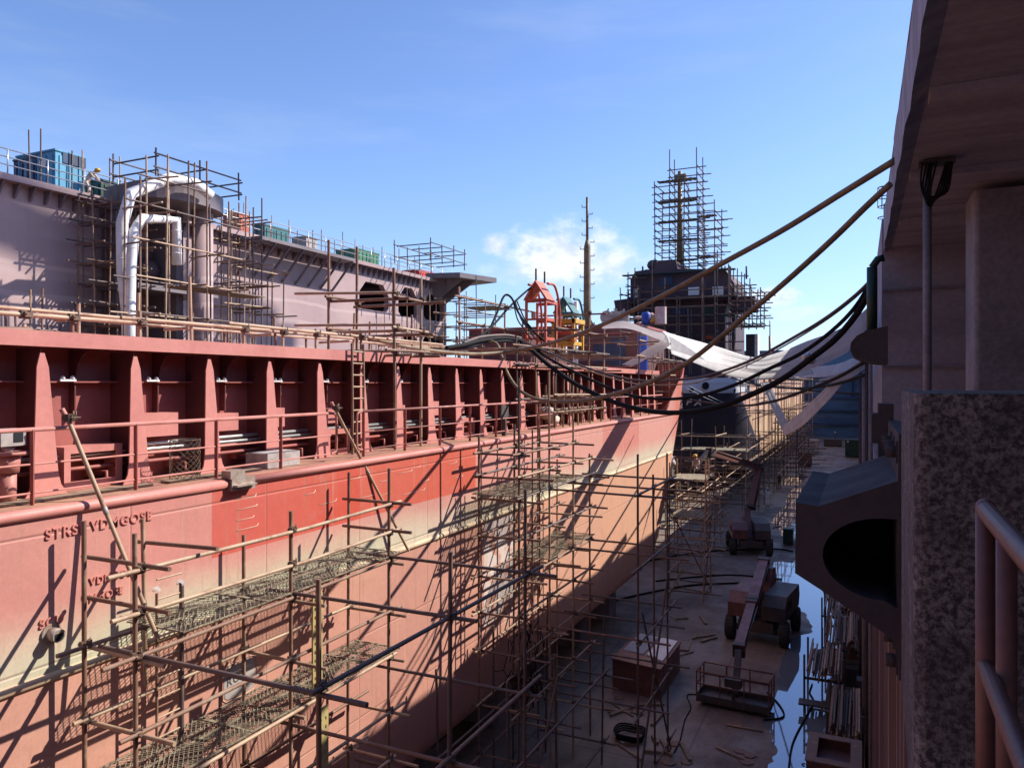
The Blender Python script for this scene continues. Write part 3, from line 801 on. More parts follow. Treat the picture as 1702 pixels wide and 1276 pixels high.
b = MB(); b.tube([p_ + V((.004, 0, 0)) + (p_ - V((XS, (p.y + q_.y) / 2, (p.z + q_.z) / 2))) * .12 for p_ in pts + pts[:1]], .006, 5)
s1.part('chalk_outline', b, M['chalk'], hull1)
# chalk ticks on the red square
b = MB()
for y0, z0 in ((9.5, -1.92), (9.52, -2.1), (9.5, -2.28), (9.5, -2.43), (11.2, -2.05), (11.6, -2.3), (12.6, -1.95), (12.9, -2.35), (13.6, -2.1), (13.6, -2.4), (14.3, -2.0), (14.5, -2.5), (15.0, -1.95), (15.2, -2.3), (15.2, -2.5), (16.6, -2.0), (16.8, -2.2), (16.9, -2.4)):
    L_ = random.uniform(.25, .6)
    b.tube([(XS + .003, y0, z0 + random.uniform(-.02, .02)), (XS + .003, y0 + L_, z0 + random.uniform(-.01, .02)), (XS + .003, y0 + L_ + .04, z0 + .04)], .006, 4)
s1.part('chalk_marks', b, M['chalk'], hull1, kind='stuff')
# hull fittings: discharge stub, fresh air pipe
p = onX(84, 1052, XS)
b = MB(); b.tube([p - V((.05, 0, 0)), p + V((.03, 0, 0))], .13, 16); b.tube([p, p + V((.17, 0, -.01))], .085, 16); s1.part('discharge_pipe', b, M['bare'])
b = MB(); b.tube([p + V((.165, 0, -.01)), p + V((.172, 0, -.01))], .066, 14); s1.part('pipe_bore', b, M['black'])
# deck gear seen between the stays
b = MB(); xx, yy = -10.05, 6.2
b.tube([(xx, yy, DK), (xx, yy, -1.15)], .1, 12); b.tube([(xx, yy, -1.15), (xx, yy, -.92)], [.13, .15], 12); b.tube([(xx, yy, -.92), (xx, yy, -.88)], .21, 14)
s1.part('vent_pipe', b, M['rail'], label='red vent pipe with a pale meter box on top')
b = MB(); b.box(xx - .12, xx + .12, yy - .16, yy + .16, -.8, -.58); b.tube([(xx, yy, -.88), (xx, yy, -.8)], .07, 10); s1.part('meter_box', b, M['patch'])
b = MB(); b.box(xx + .121, xx + .128, yy + .0, yy + .12, -.75, -.63); s1.part('meter_window', b, M['glass'])
t = Thing('wire_basket', 'roll of diamond wire mesh standing on deck against the third stay', 'wire mesh', (-9.95, 8.85, DK))
b = MB(); rB = .2; cx, cy = -9.95, 8.95
for s_ in (1, -1):
    for k in range(14):
        a0_ = 2 * math.pi * k / 14
        b.tube([(cx + rB * math.cos(a0_ + s_ * j * .35), cy + .26 * math.sin(a0_ + s_ * j * .35), DK + .003 + j * .65 / 9) for j in range(10)], .004, 4, False)
for z in (DK + .01, DK + .65): b.tube([(cx + rB * math.cos(a), cy + .26 * math.sin(a), z) for a in [j * math.pi / 8 for j in range(17)]], .007, 5, False)
t.part('mesh', b, M['clamp'])
b = MB(); b.box(-10.35, -9.85, 10.7, 11.6, DK + .002, -1.28); b.box(-10.32, -9.88, 10.73, 11.57, -1.279, -1.27)
single('grey_box', 'low grey box lying on deck beside the guard rail', 'box', b, M['patch'])
# planks along the deck edge
for i, (y0, y1) in enumerate(((-3, 4.2), (4.6, 8.2), (8.5, 10.5))):
    b = MB(); b.box(-9.98, -9.78, y0, y1, DK + .003, DK + .035)
    single('deck_plank', ['pale plank lying along the deck edge under the meter box', 'pale plank lying along the deck edge by the locker', 'pale plank on the deck edge at the wire basket'][i], 'plank', b, M['plank'], 'planks on the deck edge')
# two loose braces leaning from the guard rail to the scaffold
def leaner(label, a, c):
    t = Thing('brace_tube', label, 'scaffold tube', c, 'loose braces leaning off the rail')
    t.tube('tube', a, c, .031, M['tan']); mid = a.lerp(c, .42)
    d_ = (c - a).normalized()
    t.tube('sleeve', mid - d_ * .05, mid + d_ * .05, .037, M['grey'])
    for dx in (.0, .05): t.coupler(a + V((.02, dx, .0)), M['clamp'], .6 + dx * 9)
    t.tube('spigot', a + V((.0, .0, -.02)), a + V((-.03, -.06, .12)), .035, M['rail'])
leaner('loose tan brace leaning from the guard rail across the raised lettering', onX(112, 694, -9.6), onX(262, 1060, -8.55))
leaner('loose tan brace leaning from the guard rail across the bright red square', onX(556, 678, -9.6), onX(679, 915, -9.12))
# keel blocks under the ship
for k_ in range(9):
    b = MB(); y = 2 + k_ * 4.1
    b.box(-12.4, -10.9, y, y + 1.1, FLOOR, FLOOR + 1.1); b.box(-12.2, -11.1, y + .1, y + 1., FLOOR + 1.1, -9.2)
    single('keel_block', 'concrete and timber keel block under the red ship', 'keel block', b, M['conc'], 'keel blocks under the red ship')
# ------------------------------------------------------------------ scaffolds
def pick(ms): return M[random.choice(ms)]
def scaffold(label, xs, ys, z0, ztop, levels, r=.031, mats=('tan', 'tan', 'rust'), jit=.03, over=.25, couplers=True, decks=(), braces=(), group=None, skip=(), along='both', deckmat='mat', zfun=None, miss=.0, poles=None, name='scaffold'):
    """rows of standards at xs by ys (world), ledgers along Y, transoms along X at every level"""
    rnd = random.Random(label)
    cx = sum(xs) / len(xs); cy = sum(ys) / len(ys)
    t = Thing(name, label, 'scaffold', (cx, cy, z0), group)
    P = {}; ncpl = 0; cnt = {'standard': 0, 'ledger': 0, 'transom': 0, 'coupler': 0}
    extra = {'standard': MB(), 'ledger': MB(), 'transom': MB(), 'coupler': MB()}
    def tb(kind, a, c, m):
        cnt[kind] += 1
        if cnt[kind] <= 98: t.tube(kind, a, c, r, m)
        else: extra[kind].tube([a, c], r, 6)
    for i, x in enumerate(xs):
        for j, y in enumerate(ys):
            if (i, j) in skip: continue
            lean = V((rnd.uniform(-jit, jit), rnd.uniform(-jit, jit), 0))
            zt = (zfun(i, j) if zfun else ztop) + rnd.uniform(-.35, .25) * (1 if not zfun else .3)
            P[i, j] = (V((x, y, z0)), V((x, y, zt)) + lean)
            tb('standard', V((x, y, z0)), V((x, y, zt)) + lean, M[rnd.choice(mats)])
    def ptz(i, j, z):
        a, c = P[i, j]; return a.lerp(c, min(1.05, (z - a.z) / (c.z - a.z)))
    for li, z in enumerate(levels):
        for i, x in enumerate(xs):
            js = [j for j in range(len(ys)) if (i, j) in P and P[i, j][1].z > z - .15]
            if len(js) > 1 and along in ('both', 'y') and rnd.random() > miss:
                dz = rnd.uniform(-.04, .04); off = V((r * 1.9, 0, 0))
                a = ptz(i, js[0], z) + off + V((0, -over * rnd.uniform(.3, 1.3), dz)); c = ptz(i, js[-1], z) + off + V((0, over * rnd.uniform(.3, 1.3), dz + rnd.uniform(-.05, .05)))
                # lengths of tube joined at sleeves
                tot = (c - a).length; nseg = max(1, round(tot / 5.5))
                for k in range(nseg): tb('ledger', a.lerp(c, k / nseg), a.lerp(c, (k + 1) / nseg), M[rnd.choice(mats)])
            if couplers:
                for j in js:
                    if cnt['coupler'] < 98:
                        t.coupler(ptz(i, j, z) + V((r * .9, 0, 0)), M['clamp'], rnd.uniform(-.4, .4), r / .031); cnt['coupler'] += 1
        for j, y in enumerate(ys):
            iis = [i for i in range(len(xs)) if (i, j) in P and P[i, j][1].z > z - .15]
            if len(iis) > 1 and along in ('both', 'x') and rnd.random() > miss:
                a = ptz(iis[0], j, z - r * 2) + V((-over * rnd.uniform(.1, .5), r * 1.9, rnd.uniform(-.03, .03)))
                c = ptz(iis[-1], j, z - r * 2) + V((over * rnd.uniform(.5, 2.), r * 1.9, rnd.uniform(-.03, .03)))
                tb('transom', a, c, M[rnd.choice(mats)])
    for k, b in extra.items():
        if b.v: t.part(k, b, M[mats[0]], kind='stuff')
    for a, c in braces: t.tube('brace', a, c, r, M[rnd.choice(mats)])
    for d in decks:
        x0, x1, y0, y1, z = d[:5]
        t.part('deck', decking(x0, x1, y0, y1, z, rnd, fine=couplers), M[deckmat])
    return t
def decking(x0, x1, y0, y1, z, rnd, fine=True):
    b = MB()
    if not fine:
        n = max(2, int((x1 - x0) / .24))
        for k in range(n):
            xa = x0 + (x1 - x0) * k / n; b.box(xa, xa + (x1 - x0) / n * .9, y0 + rnd.uniform(-.2, .1), y1 + rnd.uniform(-.1, .3), z, z + .045)
        return b
    # panels of slatted mesh: thin diagonal strips both ways on a few runners
    nx = x1 - x0; step = .085
    y = y0
    while y < y1:
        L = min(rnd.uniform(1.3, 1.7), y1 - y + .2); tilt = rnd.uniform(-.03, .03); zz = z + rnd.uniform(0, .03)
        k = -nx
        while k < L:
            for s_ in (0, 1):
                t0 = max(0, -k); t1 = min(nx, L - k)
                if t1 - t0 > .03:
                    xa, xb = (x0 + t0, x0 + t1) if s_ == 0 else (x1 - t0, x1 - t1)
                    sag = .02 * math.sin(k * 5 + s_)
                    b.bar((xa, y + k + t0, zz + sag + tilt * (t0 - nx / 2)), (xb, y + k + t1, zz + sag + rnd.uniform(-.012, .012) + tilt * (t1 - nx / 2)), .011, .006)
            k += step
        for e in (.02, nx * .5, nx - .02): b.bar((x0 + e, y, zz), (x0 + e, y + L, zz + rnd.uniform(-.02, .02)), .03, .02)
        b.bar((x0, y + .01, zz), (x1, y + .01, zz), .03, .02); b.bar((x0, y + L, zz), (x1, y + L, zz), .03, .02)
        y += L + .02
    return b
# A: foreground against the red side
XI, XO, XF = -9.12, -8.16, -5.34
A = scaffold('big tan scaffold in front of the raised lettering and the bright red square', [XI, XO], [6.62, 9.4, 12.1], FLOOR, -1.9,
             [-3.36, -4.33, -5.2, -6.2, -7.1, -8.9], jit=.05, over=.45,
             decks=[(XI - .1, XO + .02, 7.3, 12.3, -3.3), (XI - .1, XO + .02, 6.9, 12.3, -5.14)], zfun=lambda i, j: [(-1.68, -2.5, -1.75), (-1.75, -1.95, -1.55)][i][j])
for z, ya in ((-2.3, 6.15), (-2.83, 6.2)):
    A.tube('ledger', V((XO + .06, ya, z)), V((XO + .06, 9.7, z - .02)), .031, M['tan']); A.tube('ledger', V((XO + .06, 9.7, z - .02)), V((XO + .06, 12.45, z + .03)), .031, M['tan'])
    for y in (6.62, 9.4, 12.1): A.coupler(V((XO + .03, y, z)), M['clamp'], .2)
    for y in (6.66, 12.14): A.tube('transom', V((XI - .12, y, z + .05)), V((XO + .5, y, z + .04)), .031, M['rust'])
A.tube('standard', V((XI + .03, 7.5, -4.2)), V((XI, 7.47, -1.88)), .031, M['tan'])
A.tube('transom', V((XI - .15, 7.5, -2.22)), V((XO + .35, 7.56, -2.2)), .03, M['rust'])
A.tube('standard', V((XI + .1, 8.05, -6)), V((XI + .1, 8.05, -2.9)), .035, M['dark'])
for s_ in range(9): A.tube('rung', V((XI + .1, 7.62, -5 + s_ * .28)), V((XI + .1, 8.05, -5.0 + s_ * .28)), .014, M['tan'])
A.tube('ladder_stile', V((XI + .1, 7.62, -6)), V((XI + .1, 7.62, -2.95)), .02, M['rust'])
for y in (7.62, 8.03):
    b = MB(); b.tube([(XI + .1 + .06 * math.cos(a), y, -2.93 + .06 * math.sin(a)) for a in [k * math.pi / 5 for k in range(6)]], .02, 6)
    A.part('rag', b, M['white'])
# perforated steel planks standing upright in the bay
for i, (y, z0, z1) in enumerate(((9.75, -5., -3.4), (9.9, -7.0, -5.3))):
    b = MB(); holes = []
    z = z0 + .1
    while z < z1 - .1:
        for dy in (.05, .17): holes.append([(XO + .15, y + dy + .02 * math.cos(a), z + .035 * math.sin(a)) for a in [k * math.pi / 3 for k in range(6)]])
        z += .14
    b.holed([(XO + .15, y, z0), (XO + .15, y + .24, z0), (XO + .15, y + .24, z1), (XO + .15, y, z1)], holes, (-.03, 0, 0))
    single('steel_plank', ['perforated yellow steel plank upright under the upper scaffold deck', 'perforated yellow steel plank upright under the lower scaffold deck'][i], 'scaffold plank', b, M['steelplank'], 'upright steel planks')
# front row standing out in the dock, tied back to the side scaffolds
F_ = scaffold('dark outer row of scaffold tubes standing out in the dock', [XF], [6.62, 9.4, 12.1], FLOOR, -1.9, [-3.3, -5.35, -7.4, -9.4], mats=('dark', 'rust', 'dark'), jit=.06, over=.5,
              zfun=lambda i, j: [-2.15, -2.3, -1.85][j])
for y, z in ((6.66, -3.38), (9.44, -3.3), (12.14, -3.28), (6.66, -5.4), (9.44, -5.38), (12.14, -5.4), (9.44, -7.35), (12.14, -7.3)):
    F_.tube('tie', V((XI + .2, y, z)), V((XF + random.uniform(.3, .7), y, z - .02)), .031, pick(['rust', 'dark', 'dark']))
# B: the tower by the middle of the side, with its long ties
XB = [-9.05, -7.9]
B_ = scaffold('tall brown scaffold with two boarded decks against the middle of the red side', XB, [17.6, 19.75, 21.6, 23.2], FLOOR, -1.4,
              [-1.75, -2.35, -2.92, -3.9, -4.95, -5.9, -6.9, -8.3, -9.6], mats=('rust', 'rust', 'tan', 'dark'), jit=.05, over=.5,
              decks=[(-9.15, -7.85, 17.4, 21.9, -2.86), (-9.15, -7.85, 19.6, 23.3, -4.9)], zfun=lambda i, j: [(-1.3, -1.2, -1.0, -2.4), (.2, .3, -1.1, -2.2)][i][j])
for y, z in ((19.8, -2.95), (21.65, -3.0), (23.25, -2.9), (21.65, -4.95), (23.25, -5.0), (19.8, -6.8), (21.65, -6.9), (23.25, -6.8), (19.8, -8.6), (23.25, -8.6)):
    B_.tube('tie', V((-8.2, y, z)), V((-5.2 + random.uniform(.2, .9), y, z - .05)), .031, pick(['dark', 'dark', 'rust']))
for j in range(14): B_.tube('rung', V((-7.85, 18.35, -5.6 + j * .3)), V((-7.85, 18.85, -5.6 + j * .3)), .016, M['rust'])
for y in (18.35, 18.85): B_.tube('ladder_stile', V((-7.85, y, -5.7)), V((-7.85, y, -1.2)), .022, M['dark'])
b = MB()
random.seed(4)
for k in range(60):
    a = V((random.uniform(-8.6, -7.9), random.uniform(18.2, 19.4), random.uniform(-8.4, -6.4))); c = a + V((random.uniform(-.3, .3), random.uniform(-.3, .3), random.uniform(-.9, .2)))
    b.tube([a, a.lerp(c, .5) + V((.05, .05, .1)), c], .014, 5)
B_.part('cable_tangle', b, M['black'], kind='stuff')
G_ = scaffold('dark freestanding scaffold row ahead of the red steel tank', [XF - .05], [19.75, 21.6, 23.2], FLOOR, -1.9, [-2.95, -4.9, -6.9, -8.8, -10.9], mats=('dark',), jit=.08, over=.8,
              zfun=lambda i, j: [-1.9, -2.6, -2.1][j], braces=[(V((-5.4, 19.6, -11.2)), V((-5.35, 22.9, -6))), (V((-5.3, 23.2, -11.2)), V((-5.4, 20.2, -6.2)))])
# low shaded bays between the two rows
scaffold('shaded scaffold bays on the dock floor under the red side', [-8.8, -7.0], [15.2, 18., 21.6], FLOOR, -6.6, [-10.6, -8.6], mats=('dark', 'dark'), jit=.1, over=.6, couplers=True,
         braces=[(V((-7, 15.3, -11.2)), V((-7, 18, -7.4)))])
# tower at the end of the ship
scaffold('narrow scaffold tower on the dock floor at the end of the red ship', [-9.2, -7.4], [39.8, 42.], FLOOR, -4.2, [-10.8, -9.8, -8.9, -8., -7., -6., -5], r=.036, mats=('rust', 'tan', 'dark'), couplers=False, jit=.15, over=.5,
         decks=[(-9.2, -7.4, 39.8, 42., -5.), (-9.2, -7.4, 39.8, 42, -7.)], braces=[(V((-9.2, 39.8, -11.2)), V((-7.4, 42, -7))), (V((-7.4, 39.8, -11.2)), V((-7.2, 42.2, -5))), (V((-7.4, 42, -11.2)), V((-9.4, 39.7, -6)))])
scaffold('low scaffold bays on the sunlit floor past the end of the red ship', [-13.5, -11.2, -9.0], [47.5, 49.8, 52.4, 55], FLOOR, -6.4, [-10.4, -9, -7.6, -6.6], r=.04, mats=('tan', 'rust', 'tan'), couplers=False, jit=.2, over=.7,
         decks=[(-13.4, -11.2, 48, 52, -9.)])
scaffold('scaffold bays under the dark bow near the raised work basket', [-16, -13.4, -10.6, -8.4], [63, 65.4], FLOOR, -3.2, [-9.6, -8.2, -6.8, -5.4, -4.2], r=.045, mats=('tan', 'rust', 'dark'), couplers=False, jit=.3, over=.9, decks=[(-13.6, -8.4, 63.1, 65.3, -5.4)])
# E: square frame standing on the coaming, with ladder
E_ = scaffold('square tube frame standing up over the coaming beside the ladder', [-11.93, -9.98], [15.1, 16.25], DK, 3., [-.05 + .8, 1.33, 2.1], r=.036, mats=('rust', 'tan', 'rust'), jit=.03, over=.35,
              zfun=lambda i, j: [(3.62, 3.6), (2.7, 2.66)][i][j])
for z in (.78, 1.4, 2.16): E_.tube('tie', V((-9.9, 15.2, z)), V((-12.3, 14.3, z)), .034, M['tan'])
L_ = Thing('ladder', 'brown steel ladder leaning on the coaming by the gate in the rail', 'ladder', (-10.3, 13.9, DK))
pa, pb = V((-10.2, 13.75, DK)), V((-10.22, 13.75, .9))
for dy in (0, .42): L_.tube('stile', pa + V((0, dy, 0)), pb + V((0, dy, 0)), .03, M['rust'])
for k in range(9): L_.tube('rung', pa.lerp(pb, (k + .7) / 9.4), pa.lerp(pb, (k + .7) / 9.4) + V((0, .42, 0)), .02, M['tan'])
# long tubes lying along the coaming top
t = Thing('top_rail', 'long pale tube rail running along the top of the coaming', 'scaffold rail', (-10.95, 8, .74))
pp = [onX(-40, 517, -10.95), onX(210, 535, -10.95), onX(447, 549, -10.95)]
t.tube('tube', pp[0], pp[1] + V((0, .3, 0)), .036, M['tan']); t.tube('tube', pp[1] + V((0, -.1, .06)), pp[2], .036, M['tan'])
t.tube('tube', onX(380, 537, -10.95), onX(560, 556, -10.95), .034, M['tan'])
t.tube('tube', onX(500, 549, -11.0) , onX(735, 573, -11.), .036, M['tan'])
for x in (40, 120, 232, 405, 470, 525, 600):
    p = onX(x, 545 if x < 300 else 556, -10.98); t.tube('post', V((p.x, p.y, .742)), V((p.x, p.y, p.z + random.uniform(-.05, .3))), .03, pick(['tan', 'rust'])); 
    t.coupler(V((p.x + .04, p.y, 535 and onX(x, 520 + x * .068, -10.95).z)), M['clamp'], 0, 1.2)
t.tube('tube', onX(-10, 548, -10.9), onX(52, 549, -10.9), .05, M['rust']); t.tube('tube', onX(-10, 553, -10.85), onX(58, 553, -10.8), .036, M['tan'])
# short scaffolds on the hatch between the two ships
scaffold('low scaffold rail standing on the hatch behind the coaming', [-12.6, -14.2], [6.5, 9, 11.5, 14, 17, 20, 23], .72, 1.6, [1.25], r=.033, mats=('rust', 'tan'), couplers=False, jit=.06, over=.5, zfun=lambda i, j: [1.9, 1.4, 2.3, 1.7, 1.9, 2.2, 1.6][j] - .3 * i)
# F: crowded scaffold round the frames amidships
scaffold('crowded scaffold from side deck to frame tops below the orange davit', [-12.2, -10.1], [22.4, 24.0, 25.8, 27.6, 29.4, 31.4], DK, 2.9, [-.5, .65, 1.25, 2.05, 2.9], r=.035, mats=('rust', 'dark', 'tan'), couplers=True, jit=.06, over=.5,
         zfun=lambda i, j: [(3.3, 1.9, 3.0, 2.6, 2.9, 2.2), (1.6, 1.3, 2.4, 1.5, 2.9, 2.4)][i][j], decks=[(-12.2, -10.1, 22.6, 31.2, 1.16)], deckmat='plank')
scaffold('small tube frame on the side deck behind the white sack', [-10.1, -9.75], [24.8, 25.6, 26.3, 27.2, 28.6, 30.], DK, .3, [-.95, -.4], r=.034, mats=('rust', 'tan', 'rust'), couplers=True, jit=.06, over=.4,
         zfun=lambda i, j: random.uniform(-.6, .6))
scaffold('thin scaffold around the awning on the end of the red ship', [-14.5, -12, -10.2], [37.5, 40.2, 43.2, 45.5], .3, 2.9, [1.4, 2.2, 2.9], r=.035, mats=('rust', 'dark', 'tan'), couplers=False, jit=.1, over=.6, miss=.3,
         zfun=lambda i, j: random.uniform(1.2, 3.8))
scaffold('scaffold by the bulwark where a worker in pink stands', [-10.9, -9.9], [43., 44.4, 45.6], DK, 2.2, [-.4, .5, 1.3], r=.033, mats=('tan', 'rust', 'dark'), couplers=False, jit=.15, over=.4, zfun=lambda i, j: random.uniform(.9, 2.4))
# ------------------------------------------------------------------ the big grey-pink ship behind
X2 = -40.
def s2(px, py, x=X2): return onX(px, py, x)
ZD = s2(300, 358).z   # deck edge height
ZD = 10.35
Y2 = s2(742, 560).y
B2 = Thing('large_ship', 'huge grey-pink ship hull under repair behind the red ship, sponson and windows open', 'ship', (-52, 40, -9))
b = MB()
def opening(px0, px1, py0a, py0b, py1a, py1b, c=1.1):
    """octagonal opening: left edge from py0a to py1a, right edge from py0b to py1b"""
    a = s2(px0, py0a); b_ = s2(px1, py0b); c_ = s2(px1, py1b); d = s2(px0, py1a)
    y0, y1 = a.y, b_.y; z1 = (a.z + b_.z) / 2; z0 = (c_.z + d.z) / 2; k = min(c, (y1 - y0) * .3, (z1 - z0) * .3)
    return [(X2, y0 + k * .5, z0), (X2, y1 - k * .5, z0), (X2, y1, z0 + k * .5), (X2, y1, z1 - k * 1.3), (X2, y1 - k * 1.3, z1), (X2, y0 + k * 1.3, z1), (X2, y0, z1 - k * 1.3), (X2, y0, z0 + k * .5)]
ops = [opening(597, 646, 463, 478, 512, 520), opening(662, 695, 474, 483, 524, 530), opening(704, 738, 486, 494, 530, 536),
       opening(668, 694, 556, 559, 578, 580, .4), opening(703, 738, 556, 560, 580, 583, .4)]
b.holed([(X2, -30, -9), (X2, Y2, -9), (X2, Y2, ZD), (X2, -30, ZD)], ops, (-.5, 0, 0))
B2.part('hull_side', b, M['hull2'])
b = MB(); b.box(-64, X2 - .51, Y2 - .5, Y2 - .02, -9, ZD)
b.box(-64, X2 - .51, Y2 - 8, Y2 - .51, 8.55, 8.8); b.box(-64, X2 - .51, Y2 - 34, Y2 - .6, 2.9, 3.1); b.box(-46.5, -46, Y2 - 33.9, Y2 - .6, 3.15, 8.5); b.box(-46.5, -46, Y2 - 33.9, Y2 - .6, -9, 2.85); b.box(-64, X2 - .51, Y2 - 34.3, Y2 - 34, -9, ZD - .3)
b.box(-64, X2 - .51, -30, Y2 - 2, ZD - .3, ZD - .02); b.box(-64.3, -64, -30, Y2, -9, ZD)
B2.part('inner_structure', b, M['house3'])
b = MB()
b.box(X2 - 1, X2 + .75, -30, Y2 - 1.2, ZD + .0, ZD + .32)
B2.part('deck_edge', b, M['hull2'])
b = MB()
y = 20.
while y < Y2 - 2:
    b.prism([(X2 + .001, y, ZD - .001), (X2 + .6, y, ZD - .001), (X2 + .1, y, ZD - .7), (X2 + .001, y, ZD - .7)], (0, .12, 0)); y += .82
B2.part('edge_brackets', b, M['grey2'], kind='stuff')
# handrail on the deck edge
b = MB(); y = 18.
zr = ZD + .325
while y < Y2 + 2:
    b.tube([(X2 + .6, y, zr), (X2 + .6, y, zr + 1.25)], .035, 5); y += 2.1
for z in (.45, .85, 1.25): b.tube([(X2 + .6, 10, zr + z), (X2 + .6, Y2 - 1, zr + z)], .035, 5)
B2.part('deck_rail', b, M['galv'])
# overhanging platform at the far end
pl = [s2(712, 462), s2(735, 446)]
b = MB(); e0 = s2(716, 460); ze = ZD + .3
b.prism([(X2 + .2, Y2 - 4.5, ze), (X2 + 3.6, Y2 - 3.6, ze), (X2 + 5.2, Y2 + 1.5, ze), (X2 + .2, Y2 + 3., ze)], (0, 0, .5))
b.prism([(X2 + .001, Y2 - 3.2, ze - .002), (X2 + 3.3, Y2 - 2.6, ze - .002), (X2 + .001, Y2 - 2.6, ze - 2.2)], (0, .25, 0)); b.prism([(X2 + .001, Y2 - 1, ze - .002), (X2 + 4, Y2 - 1, ze - .002), (X2 + .001, Y2 - .8, ze - 2.4)], (0, .25, 0))
B2.part('platform', b, M['grey2'])
# walkway bracket under the deck edge with struts
b = MB(); a0, a1 = s2(395, 400).y, s2(555, 440).y
b.box(X2 + .75, X2 + 2.2, a0, a1, ZD - .3, ZD - .05)
y = a0
while y < a1: b.bar((X2 + .02, y, ZD - 2.6), (X2 + 2.1, y, ZD - .32), .14, .14); y += 1.5
b.tube([(X2 + 2.1, a0, ZD + .75), (X2 + 2.1, a1, ZD + .75)], .04, 5); b.tube([(X2 + 2.1, a0, ZD + .35), (X2 + 2.1, a1, ZD + .35)], .04, 5)
B2.part('walkway', b, M['grey2'])
# sponson: half round platform on columns
XSP = -36.3
c0 = onX(283, 330, XSP); cy, rz = c0.y + 1.0, 3.1
ztop = onX(285, 311, XSP).z; zbot = onX(285, 338, XSP).z
b = MB(); pr = [V((X2 + .01, cy - rz * .8, zbot))]
for k in range(17):
    a = -math.pi / 2 + math.pi * k / 16; pr.append(V((XSP - .6 + 1.9 * math.cos(a), cy + rz * math.sin(a) * (.9 if a < 0 else 1), zbot)))
pr.append(V((X2 + .01, cy + rz, zbot)))
b.prism(pr, (0, 0, ztop - zbot)); B2.part('sponson', b, M['grey2'])
b = MB(); b.tube([(XSP - .2, cy + 1.55, -6), (XSP - .2, cy + 1.55, zbot - .002)], .62, 20); B2.part('column', b, M['hull2'])
b = MB(); b.box(X2 + .01, X2 + 1.2, cy - 2.6, cy - 2.3, -6, zbot - .002); b.box(X2 + .01, XSP - .3, cy - 2.9, cy + 2.9, zbot - 5.1, zbot - 4.8); b.box(X2 + .01, XSP - 1.2, cy + .5, cy + 1, -6, zbot - .002); B2.part('buttress', b, M['grey2'])
b = MB(); b.ball((X2 + .8, cy - .4, zbot - 3.6), .9, (1, 1, .8), 12, 8); b.box(X2 + .01, X2 + .6, cy - 1.6, cy + .4, zbot - 4.6, zbot - 2.2); B2.part('machinery', b, M['house3'])
# boarded white ducts bending over the sponson
def duct(label, pp, x, w):
    t_ = Thing('vent_duct', label, 'duct', onX(pp[-1][0], 600, x) if pp[-1][1] > 500 else onX(*pp[-1], x), 'white ducts over the sponson')
    pts = [onX(*p, x) for p in pp]
    b = MB(); b.tube(pts, w, 8)
    t_.part('duct', b, M['whitep'])
    for p, q in zip(pts, pts[1:]):
        n_ = max(1, int((q - p).length / 1.1))
        for k in range(n_):
            c_ = p.lerp(q, (k + .5) / n_); d = (q - p).normalized()
            b = MB(); b.tube([c_ - d * .02, c_ + d * .02], w * 1.03, 8); t_.part('hoop', b, M['whitep'])
duct('tall outer white duct bending over the sponson', [(350, 325), (325, 305), (283, 296), (217, 322), (203, 372), (204, 450), (212, 520), (214, 640)], -34.4, .3)
duct('short inner white duct hooked under the sponson', [(294, 440), (293, 366), (236, 363), (223, 385), (218, 440), (216, 520), (215, 640)], -34.1, .27)
# deck cargo on the big ship
def crate(name, label, cat, px0, px1, py0, py1, x, dx, m, ribs=True, group=None):
    a = onX(px0, py1, x); c = onX(px1, py1, x); z0 = ZD + .33; z1 = onX(px0, py0, x).z
    t_ = Thing(name, label, cat, (x - dx / 2, (a.y + c.y) / 2, z0), group)
    b = MB(); b.box(x - dx, x, a.y, c.y, z0, z1); t_.part('body', b, M[m])
    b = MB(); n_ = max(2, int((c.y - a.y) / .5))
    for k in range(n_): yy = a.y + (c.y - a.y) * (k + .5) / n_; b.box(x + .001, x + .05, yy - .07, yy + .07, z0 + .2, z1 - .2)
    n_ = max(2, int(dx / .5))
    for k in range(n_): xx = x - dx + dx * (k + .5) / n_; b.box(xx - .07, xx + .07, a.y - .05, a.y - .001, z0 + .2, z1 - .2)
    b.box(x - dx - .02, x + .06, a.y - .06, c.y + .06, z1 - .001, z1 + .1)
    t_.part('ribs', b, M[m]); return t_, a, c, z0, z1
t_, a, c, z0, z1 = crate('deck_cabin', 'bright blue steel cabin on the big ship by a worker in a yellow helmet', 'cabin', 92, 140, 250, 320, X2 - .6, 3.4, 'blue')
b = MB(); b.tube([(X2 - 1.6, a.y - .1, z1 - .6), (X2 - 1.6, a.y - .02, z1 - .6)], .28, 14); t_.part('porthole', b, M['whitep'])
for k in range(3):
    b = MB(); yy = a.y + .4 + k * (c.y - a.y - .4) / 3; b.box(X2 - .6 + .051, X2 - .6 + .07, yy, yy + .5, z0 + 1.7, z0 + 2.3); t_.part('window', b, M['dkblue'])
crate('deck_locker', 'dark low locker beside the blue cabin on the big ship', 'locker', 60, 88, 262, 320, X2 - 2.2, 2, 'dkblue')
crate('deck_crate', 'dull green crate by the scaffold next to the sponson', 'crate', 168, 196, 300, 330, X2 - .8, 2, 'dkgreen')
crate('deck_crate', 'light green louvred unit on the deck of the big ship', 'machine', 594, 630, 414, 440, X2 - 1, 2.4, 'green')
crate('deck_crate', 'small grey-green box on the big ship, left of the green unit', 'box', 509, 527, 394, 403, X2 - 1, 1.5, 'patch')
crate('deck_crate', 'bright red box near the far platform of the big ship', 'box', 697, 726, 449, 462, X2 - 1, 2., 'red')
crate('deck_crate', 'orange pile of pallets on the big ship past the sponson', 'pallets', 396, 414, 355, 376, X2 - 1, 1.5, 'orange')
